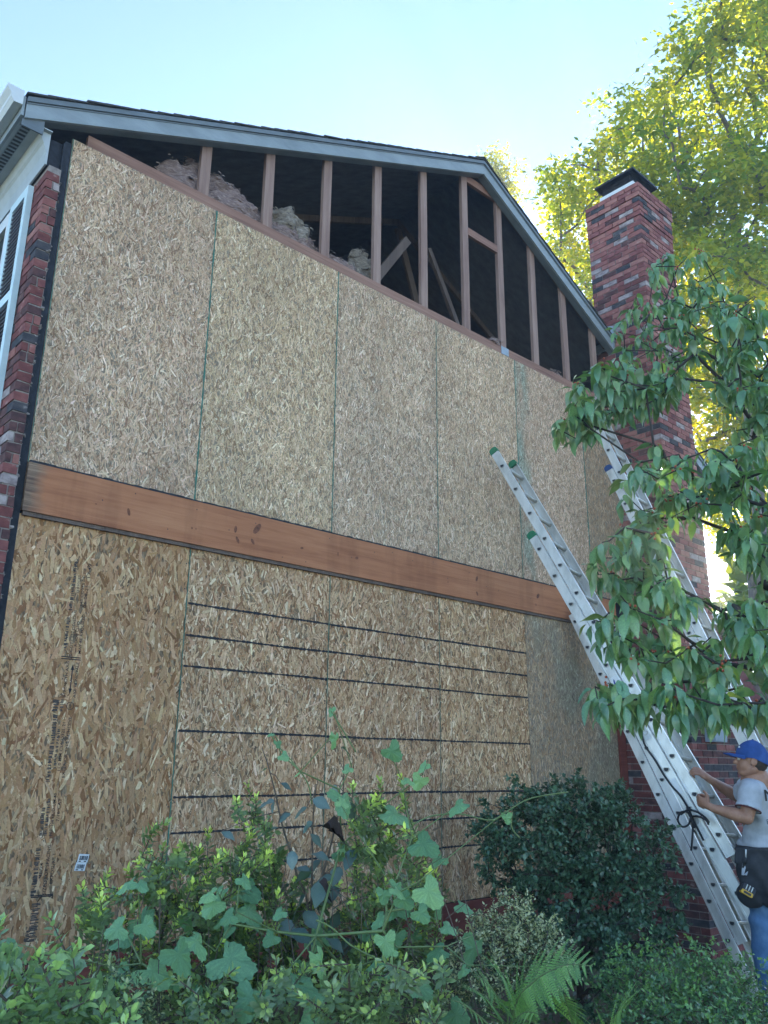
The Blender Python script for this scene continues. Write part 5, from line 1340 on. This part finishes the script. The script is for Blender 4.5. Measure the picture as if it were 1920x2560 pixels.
for i in range(0, len(tips), 6):
    for k in range(4): g_.ball(tips[i] + rng.normal(0, .011, 3), .0055, 7, 5)
tag(g_.out('berries', berry, dog, True), kind='stuff')

# ------------------------------------------------------------------ shrubs
def rosette_shrub(name, label, cat, base, tips, leaf, ncol, tipcol, tmpl, mat_, stem, per, group=None, whorl=6, along=.55, rmax=.014, wid=1.0, limit=0, meshes=None):
    """woody shrub: stems to every tip, leaves spiralling up the last part of each, a paler rosette on top"""
    t_ = thing(name, label, cat, base, group)
    tips = np.asarray(tips, float)
    nodes, par, tn = grow(tips, [np.asarray(base, float), np.asarray(base, float) + (0, 0, .12), np.asarray(base) + (0, 0, .25)])
    V, F = limbs(nodes, par, .0018, rmax, 5); apart('stems', V, F, stem, t_, smooth=True)
    pos = []; dx = []; nz2 = []; sc = []; col = []
    for i, k in enumerate(tn):
        p1 = nodes[k]; p0 = nodes[par[k]]; ax = unit(p1 - p0 + np.array((0, 0, .25)) * np.linalg.norm(p1 - p0))
        x = unit(np.cross(ax, (.3, .5, .8))); y = np.cross(ax, x); tl = rng.uniform(.8, 1.2)
        L = along * tl
        for j in range(per):
            u_ = j / per; a = j * 2.4 + rng.normal(0, .3); c = p1 - ax * L * (1 - u_) * .999
            out = x * math.cos(a) + y * math.sin(a); el = .25 + .9 * u_ ** 2 + rng.normal(0, .15)
            d = unit(out * math.cos(el) + ax * math.sin(el)); pos.append(c + out * .004); dx.append(d); nz2.append(unit(ax * math.cos(el) - out * math.sin(el) + rng.normal(0, .15, 3)))
            s = leaf * rng.uniform(.7, 1.15) * (1 - .25 * u_); sc.append(s)
            kk = max(0, (u_ - .62) / .38) * (1 if i % 3 else .35); col.append(np.asarray(ncol) * (1 - kk) + np.asarray(tipcol) * kk)
    pos, dx, nz2, sc = map(np.array, (pos, dx, nz2, sc)); col = np.array(col) * rng.uniform(.78, 1.22, (len(pos), 1))
    V, Fs, k = scatter(tmpl, pos, dx, nz2, sc, wid)
    o = apart('foliage', V, Fs, mat_, t_, np.repeat(col, k, 0), True); tag(o, kind='stuff')
    return t_
AZ_N, AZ_T = (.085, .125, .052), (.46, .54, .12)
def tips_px(lst, d0, d1):
    return [P(x, y, rng.uniform(d0, d1)) for x, y in lst]
def fill(poly, n, d0, d1): return [P(a, b_, rng.uniform(d0, d1)) for a, b_ in in_poly(poly, n)]
def foot(px, d, z=0.0):
    p_ = P(px, 2400, d); return np.array((p_[0], p_[1], z))
T1 = tips_px([(388, 2065), (420, 2055), (410, 2110), (370, 2130), (450, 2110), (520, 2075), (500, 2120), (490, 2150), (560, 2140), (600, 2115), (610, 2150), (632, 2085), (670, 2115), (680, 2150), (640, 2160), (275, 2180), (240, 2215), (205, 2215), (300, 2225), (320, 2215), (250, 2250), (290, 2240), (195, 2300), (230, 2320), (270, 2290), (340, 2260), (395, 2290), (310, 2300), (365, 2190)], 3.5, 4.1) + \
     fill([(200, 2240), (380, 2110), (680, 2130), (720, 2330), (520, 2450), (230, 2450)], 165, 3.4, 4.2)
rosette_shrub('azalea_bush', 'azalea bush with bright lime new tips in front of the printed sheathing panel', 'bush', foot(450, 3.9), T1, .045, AZ_N, AZ_T, LT_oval, MT['leaf'], MT['stem_brown'], 30, 'azaleas along the wall', along=.16)
T2 = tips_px([(617, 1955), (590, 2000), (640, 1990), (600, 2030), (640, 2030), (660, 2060), (630, 2080), (585, 2050)], 3.7, 4.0) + fill([(580, 2060), (680, 2060), (700, 2200), (580, 2180)], 20, 3.6, 4.0) + fill([(600, 2190), (900, 2180), (900, 2460), (560, 2460)], 90, 3.6, 4.0)
rosette_shrub('azalea_bush', 'azalea bush around the dark leaved weed, one tall lime tipped shoot rising at its left', 'bush', foot(640, 3.85), T2, .042, AZ_N, AZ_T, LT_oval, MT['leaf'], MT['stem_brown'], 26, 'azaleas along the wall', along=.17)
T3 = tips_px([(883, 1960), (950, 1950), (940, 1990), (1000, 1940), (930, 2030), (985, 2060), (960, 2100), (890, 2060), (1010, 2010), (1030, 2170), (970, 2200), (940, 2230), (985, 2270), (1085, 2235), (1060, 2290), (930, 2290)], 3.6, 4.2) + \
     fill([(880, 2000), (1000, 1960), (1090, 2180), (1120, 2400), (900, 2420), (860, 2200)], 120, 3.4, 4.2)
rosette_shrub('azalea_bush', 'azalea bush between the dark leaved weed and the round holly', 'bush', foot(980, 3.9), T3, .043, AZ_N, AZ_T, LT_oval, MT['leaf'], MT['stem_brown'], 30, 'azaleas along the wall', along=.16)
T4 = tips_px([(690, 2390), (650, 2490), (580, 2520), (720, 2530), (1000, 2500), (960, 2440), (920, 2520), (880, 2480), (1050, 2440)], 2.7, 3.2) + fill([(420, 2430), (700, 2400), (1120, 2400), (1140, 2620), (420, 2620)], 190, 2.7, 3.5)
rosette_shrub('azalea_bush', 'low azalea growth along the bottom of the bed', 'bush', foot(760, 3.1), T4, .042, (.105, .15, .075), (.32, .40, .12), LT_oval, MT['leaf'], MT['stem_brown'], 20, 'azaleas along the wall', along=.14)
# big-leaved shrub in the left corner
T5 = tips_px([(123, 2290), (30, 2400), (60, 2450), (180, 2370), (100, 2430), (210, 2370), (0, 2300), (150, 2400), (20, 2480), (80, 2500), (130, 2470), (200, 2500), (260, 2500), (300, 2470), (60, 2540), (160, 2550), (-30, 2350), (-40, 2450)], 2.5, 2.9) + fill([(-120, 2400), (130, 2360), (240, 2440), (330, 2480), (330, 2660), (-120, 2660)], 130, 2.4, 3.0)
rosette_shrub('evergreen_shrub', 'shiny broad leaved shrub in the lower left corner', 'bush', foot(90, 2.75), T5, .052, (.105, .165, .085), (.30, .42, .13), LT_oval, MT['leaf'], MT['stem_brown'], 18, along=.14, wid=1.15)

def ball_shrub(name, label, cat, base, blobs, nleaf, leaf, cols, mat_, tmpl, stem, ncl, group=None, wid=1.0, tipc=None, sprig=.10, rough=.11):
    t_ = thing(name, label, cat, base, group)
    C = []; W_ = []
    vol = np.array([np.prod(r_) for c, r_ in blobs]); vol = vol / vol.sum()
    for bi, (c, r_) in enumerate(blobs):
        m_ = max(4, int(ncl * vol[bi])); d = rdir(m_, -.75, 1); rr = rng.uniform(.55, 1.0, m_) ** .6
        C.append(np.asarray(c) + d * np.asarray(r_) * (rr * (1 + rough * rng.normal(0, 1, m_)))[:, None])
    C = np.concatenate(C); C[:, 2] = np.maximum(C[:, 2], .06)
    b_ = np.asarray(base, float); cen = C.mean(0)
    nodes, par, tn = grow(C, [b_, b_ + (cen - b_) * .2, b_ + (cen - b_) * .4])
    V, F = limbs(nodes, par, .0018, .03, 5); apart('stems', V, F, stem, t_, smooth=True)
    ci = rng.integers(0, len(C), nleaf)
    out = C - cen; out /= np.linalg.norm(out, axis=1)[:, None]
    sp = unit_rows(out[:, None] * .7 + rdir(len(C) * 4).reshape(len(C), 4, 3)); si = rng.integers(0, 4, nleaf); u_ = rng.random(nleaf)
    ax = sp[ci, si]
    pos = C[ci] + ax * (u_ * sprig)[:, None] + rng.normal(0, .006, (nleaf, 3))
    dx = unit_rows(ax * .6 + rdir(nleaf)); nzv = unit_rows(rdir(nleaf, 0, 1) + np.array((0, 0, .7)) + out[ci] * .4)
    V, Fs, k = scatter(tmpl, pos, dx, nzv, rng.uniform(.7, 1.2, nleaf) * leaf, wid)
    col = np.array(cols)[rng.integers(0, len(cols), nleaf)] * rng.uniform(.8, 1.2, (nleaf, 1))
    if tipc is not None:
        hi = (u_ > .6) & (out[ci, 2] > .1); col[hi] = np.asarray(tipc)[None] * rng.uniform(.8, 1.2, (hi.sum(), 1))
    o = apart('foliage', V, Fs, mat_, t_, np.repeat(col, k, 0), False); tag(o, kind='stuff')
    return t_
def unit_rows(a): return a / np.maximum(1e-6, np.linalg.norm(a, axis=-1, keepdims=True))
hc = P(1440, 2130, 6.0)
HB = [(P(1400, 2120, 6.0), (.62, .5, .42)), (P(1330, 2110, 5.8), (.45, .4, .40)), (P(1520, 2130, 5.9), (.46, .45, .40)), (P(1450, 2020, 6.0), (.40, .40, .22)), (P(1480, 2290, 5.7), (.52, .5, .42)), (P(1420, 2390, 5.5), (.55, .5, .35)), (P(1560, 2260, 5.8), (.34, .4, .40))]
ball_shrub('holly_bush', 'big round dark green holly bush beside the ladder feet', 'bush', (P(1440, 2300, 6.0)[0], P(1440, 2300, 6.0)[1], 0), HB, 27000, .037, [(.032, .068, .036), (.042, .085, .045), (.026, .056, .032), (.06, .105, .06)], MT['leaf_dark'], LT_oval, MT['bark_dark'], 640, wid=1.25, sprig=.085, rough=.05)
HB = [(P(1690, 2500, 4.6), (.40, .35, .28)), (P(1810, 2540, 4.6), (.36, .35, .26)), (P(1610, 2530, 4.5), (.26, .3, .22)), (P(1900, 2580, 4.5), (.36, .35, .28)), (P(1730, 2600, 4.3), (.45, .35, .25))]
ball_shrub('boxwood_shrub', 'small leaved green shrub in the lower right corner at the man\'s legs', 'bush', (P(1760, 2500, 4.6)[0], P(1760, 2500, 4.6)[1], 0), HB, 15000, .025, [(.06, .125, .06), (.08, .15, .07), (.05, .105, .05)], MT['leaf'], LT_oval, MT['stem_brown'], 360, wid=1.1, tipc=(.10, .19, .06), sprig=.13)
HB = [(P(1260, 2325, 5.0), (.17, .2, .17)), (P(1315, 2350, 5.0), (.17, .2, .14)), (P(1220, 2400, 4.9), (.18, .2, .19)), (P(1180, 2460, 4.8), (.16, .2, .18)), (P(1350, 2400, 4.9), (.18, .2, .16))]
ball_shrub('variegated_shrub', 'cream and green variegated shrub in front of the holly bush', 'bush', (P(1260, 2420, 5.0)[0], P(1260, 2420, 5.0)[1], 0), HB, 11000, .021, [(.10, .14, .08), (.30, .32, .20), (.14, .18, .11), (.45, .45, .30), (.08, .11, .07)], MT['leaf_matte'], LT_oval, MT['stem_brown'], 260, wid=1.1, tipc=(.42, .43, .28), sprig=.09)
for lab, px, py, d, r_ in (('cream speckled shrub low among the azaleas, right of the dark weed', 900, 2410, 4.0, .26), ('cream speckled shrub at the foot of the big azalea', 480, 2430, 3.7, .22), ('cream speckled sprigs at the bottom edge near the corner shrub', 280, 2545, 2.9, .13)):
    c = P(px, py, d)
    ball_shrub('variegated_shrub', lab, 'bush', (c[0], c[1], 0), [(c, (r_, r_, r_ * .8)), (c + (0, 0, -r_), (r_, r_, r_))], 3600, .020, [(.10, .14, .08), (.38, .40, .22), (.14, .18, .10), (.08, .11, .07)], MT['leaf_matte'], LT_oval, MT['stem_brown'], 70, sprig=.08)
# low dark ground growth filling the bed
n = 9000; pp = []
while len(pp) < n:
    x, y = rng.uniform(-1.6, 5.2), rng.uniform(-3.4, -.15); pp.append((x, y, abs(rng.normal(0, .10)) * (1.3 if y < -.6 else .7)))
V, Fs, k = scatter(LT_oval, np.array(pp), rdir(n, -.2, .8), rdir(n, .3, 1), rng.uniform(.025, .06, n), 1.1)
o = link('ground_plants', amesh('ground_plants', V, Fs, MT['leaf'], np.repeat(shade((.04, .075, .03), n, .35), k, 0))); tag(o, 'low leafy ground growth in the planting bed', 'ground cover', kind='stuff')

# bare and dead twigs standing in the bed
g_ = G()
for i in range(60):
    px, py = rng.uniform(250, 1150), rng.uniform(2120, 2420); d = rng.uniform(3.3, 4.0); p1 = P(px, py, d); p0 = np.array((p1[0] + rng.normal(0, .12), p1[1] + rng.normal(0, .12), .05))
    mid = (p0 + p1) / 2 + rng.normal(0, .04, 3); g_.tube(smooth_path([p0, mid, p1], 4), list(np.linspace(.004, .0014, 9)), 5)
    for k in range(2):
        b_ = p0 + (p1 - p0) * rng.uniform(.5, .9); g_.tube([b_, b_ + rng.normal(0, .08, 3) + (0, 0, .06)], [.0018, .001], 4)
tag(g_.out('bare_twigs', MT['stem_brown']), 'thin bare twigs standing among the shrubs', 'twigs', kind='stuff')

# ------------------------------------------------------------------ wild grape vine
def grape(seed, dent=.05):
    q = np.random.default_rng(seed); out = []
    for i in range(40):
        a = -math.pi + 2 * math.pi * i / 40 + 1e-6
        r_ = .50 + .12 * math.cos(3 * a) * (1 if abs(a) < 2.4 else .3) + .07 * math.cos(a)
        if abs(a) > 2.62: r_ *= .48 + .52 * (math.pi - abs(a)) / .52 * 0 + .35 * (abs(math.sin(a)))
        r_ *= 1 + dent * (1 if i % 2 else -1) * q.uniform(.5, 1.3)
        x, y = .42 + r_ * math.cos(a), r_ * math.sin(a) * 1.02
        out.append((x, y, -.12 * (x - .4) ** 2 - .28 * y * y + .05 * math.sin(5 * a + seed)))
    V = [(.05, 0, .02), (.40, 0, .05)]; mid = [(.42 + (x - .42) * .5, y * .5, z * .45 + .03 + .02 * math.sin(i)) for i, (x, y, z) in enumerate(out)]
    V = [(.42, 0, .05)] + mid + out; m_ = 40; F3 = []; F4 = []
    for i in range(m_):
        j = (i + 1) % m_; F3.append((0, 1 + i, 1 + j)); F4.append((1 + i, 1 + m_ + i, 1 + m_ + j, 1 + j))
    return np.array(V), [np.array(F3), np.array(F4)]
GT = [grape(1), grape(2, .07), grape(5, .06)]
GCOL = [(.12, .23, .12), (.15, .27, .14), (.09, .18, .09), (.18, .30, .14)]
GM = leaf_meshes('leaf', GT, GCOL, MT['leaf_matte'])
vine = thing('grape_vine', 'wild grape vine with large pale blue green lobed leaves climbing over the azaleas', 'vine', foot(700, 3.3))
VL = [(545, 2238, 70), (355, 2306, 85), (296, 2322, 60), (575, 2400, 140), (380, 2430, 130), (445, 2387, 120), (627, 2496, 95), (743, 2468, 150), (798, 2403, 110), (803, 2333, 100), (613, 2225, 85), (618, 2279, 100), (575, 2292, 50), (534, 2262, 60), (488, 2355, 80),
      (855, 2002, 90), (857, 2129, 70), (621, 2539, 60), (22, 2362, 48), (298, 2438, 60), (347, 2509, 70), (781, 2560, 150), (979, 1877, 60), (1060, 1914, 40), (854, 2005, 40), (1148, 2015, 65), (982, 2036, 85), (1056, 2110, 75), (1097, 2150, 55), (1070, 2228, 85), (996, 2275, 70),
      (1097, 2262, 60), (1185, 2367, 105), (1097, 2380, 60), (1138, 2535, 100), (1117, 2319, 45), (864, 2127, 45), (945, 2404, 65), (1067, 2187, 38), (1266, 2042, 35), (1050, 1951, 45), (1016, 1951, 35), (1445, 2437, 40), (837, 1846, 50), (828, 1776, 30), (870, 1921, 32), (695, 1858, 24), (708, 1890, 28), (677, 1836, 18), (744, 1935, 26), (880, 2455, 80), (500, 2500, 70), (920, 2330, 60)]
lv = []; vp = []
q = np.random.default_rng(77)
VL = [(a, b_, c if c < 100 else c * .85) for a, b_, c in VL] + [(q.uniform(240, 1180), q.uniform(2200, 2520), q.uniform(32, 62)) for _ in range(34)]
for (px, py, s) in VL:
    d = q.uniform(2.9, 3.3) if s > 90 else q.uniform(3.1, 3.7)
    size = s / DS / 1802.06 * d * q.uniform(.80, .95); p_ = P(px, py, d)
    a = q.uniform(-1.5, 1.5); dx = unit(RT * math.sin(a) * 1.1 - UP * q.uniform(.35, 1.0) - FWD * q.uniform(-.1, .45)); nzv = unit(UP * q.uniform(.6, 1.0) - FWD * q.uniform(.1, .8) + RT * q.uniform(-.8, .8))
    lv.append((p_ - dx * size * .42, dx, nzv, size)); vp.append(p_ - dx * size * .42 + FWD * .01)
def put(lv, meshes, parent, wid=1.0):
    for p_, dx, nzv, s in lv:
        o = link('leaf', meshes[int(rng.integers(len(meshes)))], parent); o.matrix_local = frame(p_, dx, nzv, s, wid, root_loc(parent))
put(lv, GM, vine)
nodes, par, tn = grow(np.array(vp), [foot(700, 3.3), foot(700, 3.3, .4), P(790, 2340, 3.3)])
V, F = limbs(nodes, par, .0016, .006, 5); apart('stems', V, F, MT['stem_green'], vine, smooth=True)
g_ = G()
for pts in ([P(790, 2300, 3.1), P(830, 2320, 3.1), P(880, 2365, 3.1), P(950, 2400, 3.15), P(1010, 2420, 3.2)], [P(677, 1836, 3.6), P(700, 1870, 3.6), P(740, 1915, 3.6), P(770, 1960, 3.6), P(780, 2010, 3.6)],
            [P(1035, 2060, 3.5), P(1080, 2040, 3.6), P(1150, 2035, 3.7), P(1230, 2050, 3.8), P(1280, 2020, 3.9), P(1330, 1995, 4.0), P(1420, 1980, 4.1)], [P(1280, 2030, 3.9), P(1280, 2070, 3.9), P(1300, 2095, 3.9)], [P(828, 1778, 3.6), P(860, 1830, 3.6), P(890, 1880, 3.6)]):
    g_.tube(smooth_path(pts, 6), .0032, 6)
g_.out('tendril', MT['stem_green'], vine, True)
# ------------------------------------------------------------------ dark leaved weed in the middle
WT = [leaf_outline(.36, .12, .18, .12, 9, .05), leaf_outline(.40, .20, .10, .18, 9, .06)]
WC = [(.045, .075, .068), (.055, .09, .085), (.035, .06, .055), (.075, .11, .105)]
WM = leaf_meshes('leaf', WT, WC, MT['leaf'])
weed = thing('weed', 'tall weed with dull blue grey leaves standing in the middle of the azaleas', 'weed', foot(770, 3.6))
WL = [(717, 1965, 35), (667, 2009, 42), (681, 2018, 30), (750, 2030, 42), (711, 2043, 38), (838, 1983, 44), (804, 2007, 50), (877, 2028, 50), (669, 2080, 58), (768, 2068, 38), (571, 2087, 42), (792, 2100, 45), (705, 2122, 52), (804, 2143, 60), (874, 2149, 55), (741, 2270, 80), (756, 2339, 66), (835, 2303, 55), (838, 2363, 64), (862, 2372, 64), (765, 2182, 54), (807, 2200, 54), (822, 2240, 64), (795, 2236, 64), (708, 2224, 40), (759, 2191, 54), (783, 2167, 48), (866, 1878, 34), (660, 1925, 24), (730, 2150, 46), (840, 2190, 50), (780, 2300, 60), (720, 2320, 55), (850, 2260, 50)]
lv = []; vp = []
for (px, py, s) in WL:
    d = q.uniform(3.3, 3.8); size = s / DS / 1802.06 * d * 1.0; a = q.uniform(-1.9, 1.9)
    dx = unit(RT * math.sin(a) - UP * q.uniform(.2, .8) - FWD * q.uniform(-.2, .4)); nzv = unit(UP * q.uniform(.5, 1) - FWD * q.uniform(-.2, .7) + RT * q.uniform(-.9, .9)); p_ = P(px, py, d)
    lv.append((p_ - dx * size * .5, dx, nzv, size)); vp.append(p_ - dx * size * .5)
put(lv, WM, weed)
DRY = pmat('dry_leaf', [(.3, (.02, .012, .012)), (.7, (.06, .035, .032))], (40, 40, 40), .7, 0)
for (px, py, s) in ((825, 2075, 62), (840, 2085, 50), (800, 2230, 60)):
    T = leaf_outline(.40, .9, .5, .5, 9, .05); me = amesh('leaf', T[0], T[1], DRY, None, True)
    o = link('leaf', me, weed); size = s / DS / 1802.06 * 3.5; o.matrix_local = frame(P(px - 20, py - 8, 3.5), unit(RT - UP * .2), unit(UP - FWD * .4), size, 1, root_loc(weed)); o['label'] = 'dry crumpled dark brown leaf'
stems = [[foot(770, 3.6), P(775, 2340, 3.6), P(740, 2180, 3.6), P(705, 2060, 3.6), P(690, 1990, 3.6), P(672, 1920, 3.6), P(655, 1870, 3.6)], [P(775, 2340, 3.6), P(780, 2200, 3.6), P(782, 2060, 3.6), P(790, 1960, 3.6)], [P(790, 2250, 3.6), P(820, 2140, 3.6), P(840, 2060, 3.6), P(858, 1980, 3.6), P(858, 1900, 3.6)]]
g_ = G()
for s_ in stems: g_.tube(smooth_path(s_, 5), list(np.linspace(.006, .002, (len(s_) - 1) * 5 + 1)), 6)
g_.out('stems', MT['stem_brown'], weed, True)
sk = np.array([p_ for s_ in stems for p_ in smooth_path(s_, 5)])
for p_ in vp:
    b_ = sk[np.argmin(np.linalg.norm(sk - p_, axis=1))]
    G().tube([b_, (b_ + p_) / 2 + (0, 0, .012), p_], [.0022, .0018, .0014], 5).out('leaf_stalk', MT['stem_brown'], weed, True)
# ------------------------------------------------------------------ fern
def pinna(seed):
    """a fern leaflet: narrow blade cut into teeth"""
    V = []; F = []; n = 13; off = 0
    for i in range(n):
        x = .03 + .93 * i / n; w = .105 * (1 - (i / n) ** 1.6) + .010; dx_ = .93 / n * .8
        for sg in (-1, 1):
            k = len(V); V += [(x, 0, 0), (x + dx_ * .95, 0, 0), (x + dx_ * 1.25, sg * w, -.015 - .05 * w), (x + dx_ * .45, sg * w * .95, -.01)]
            F.append((k, k + 1, k + 2, k + 3))
    V = np.array(V); V[:, 2] -= .10 * V[:, 0] ** 2
    return V, [np.array(F)]
PT = pinna(1); PM = [amesh('leaflet', PT[0], PT[1], MT['leaf_matte'], np.repeat(np.array(c)[None], len(PT[0]), 0)) for c in ((.13, .24, .085), (.155, .28, .10), (.18, .31, .11), (.11, .20, .08))]
z5 = lambda x, y, d: P(1100 + x / 3.318, 2200 + y / 3.318, d * .80)
fern = thing('fern', 'green fern with spreading toothed fronds in front of the variegated shrub', 'fern', foot(1270, 3.2))
FR = [([(560, 1330, 3.9), (640, 1000, 3.85), (760, 860, 3.8), (900, 760, 3.75), (1080, 700, 3.7), (1270, 715, 3.65)], 17, .19),
      ([(560, 1330, 3.9), (600, 1050, 3.9), (560, 880, 3.85), (500, 770, 3.8), (455, 712, 3.75)], 12, .15),
      ([(540, 1330, 3.9), (560, 1120, 3.85), (470, 960, 3.75), (380, 850, 3.7), (300, 800, 3.65)], 13, .12),
      ([(520, 1330, 3.9), (500, 1150, 3.8), (400, 1000, 3.7), (300, 920, 3.6), (235, 885, 3.55)], 13, .11),
      ([(500, 1330, 3.8), (400, 1200, 3.6), (260, 1080, 3.5), (170, 1020, 3.45), (100, 998, 3.4)], 11, .08),
      ([(560, 1330, 3.8), (600, 1200, 3.7), (700, 1100, 3.6), (820, 1110, 3.5)], 10, .10),
      ([(1150, 1420, 3.8), (1120, 1250, 3.8), (1080, 1120, 3.75), (1050, 1020, 3.7), (1030, 945, 3.65)], 13, .15),
      ([(1380, 1450, 3.7), (1400, 1280, 3.7), (1440, 1160, 3.65), (1500, 1060, 3.6), (1552, 990, 3.55)], 12, .16),
      ([(560, 1330, 3.8), (640, 1230, 3.7), (740, 1170, 3.6), (800, 1200, 3.55)], 8, .09)]
for pts, npair, ln in FR:
    path = smooth_path([z5(*p_) for p_ in pts], 8); g_ = G(); g_.tube(path, list(np.linspace(.0045, .001, len(path))), 5)
    fr_ = g_.out('frond', MT['stem_green'], fern, True)
    cum = np.concatenate([[0], np.cumsum([np.linalg.norm(path[i + 1] - path[i]) for i in range(len(path) - 1)])]); tot = cum[-1]
    for i in range(npair):
        u_ = .24 + .74 * i / (npair - 1); s = u_ * tot; k = min(len(path) - 2, int(np.searchsorted(cum, s)) - 1)
        p_ = path[k] + (path[k + 1] - path[k]) * (s - cum[k]) / max(1e-6, cum[k + 1] - cum[k]); ax = unit(path[k + 1] - path[k])
        view = unit(p_ - CAM); up_n = unit(UP * .75 - view * .75); side = unit(np.cross(ax, up_n)); nrm = unit(np.cross(side, ax))
        sz_ = .82 * ln * (math.sin(math.pi * (.16 + .84 * (i + .6) / npair)) ** .75 + .06) * rng.uniform(.9, 1.08)
        for sg in (-1, 1):
            dx = unit(side * sg * .86 + ax * .45 - UP * .10 + rng.normal(0, .04, 3))
            o = link('leaflet', PM[int(rng.integers(len(PM)))], fr_); o.matrix_local = frame(p_, dx, unit(nrm + rng.normal(0, .12, 3)), max(.02, sz_), 1.0, root_loc(fern))
print('objects', len(bpy.data.objects), 'tris', sum(len(o.data.polygons) * 2 for o in bpy.data.objects if o.type == 'MESH' and o.data))
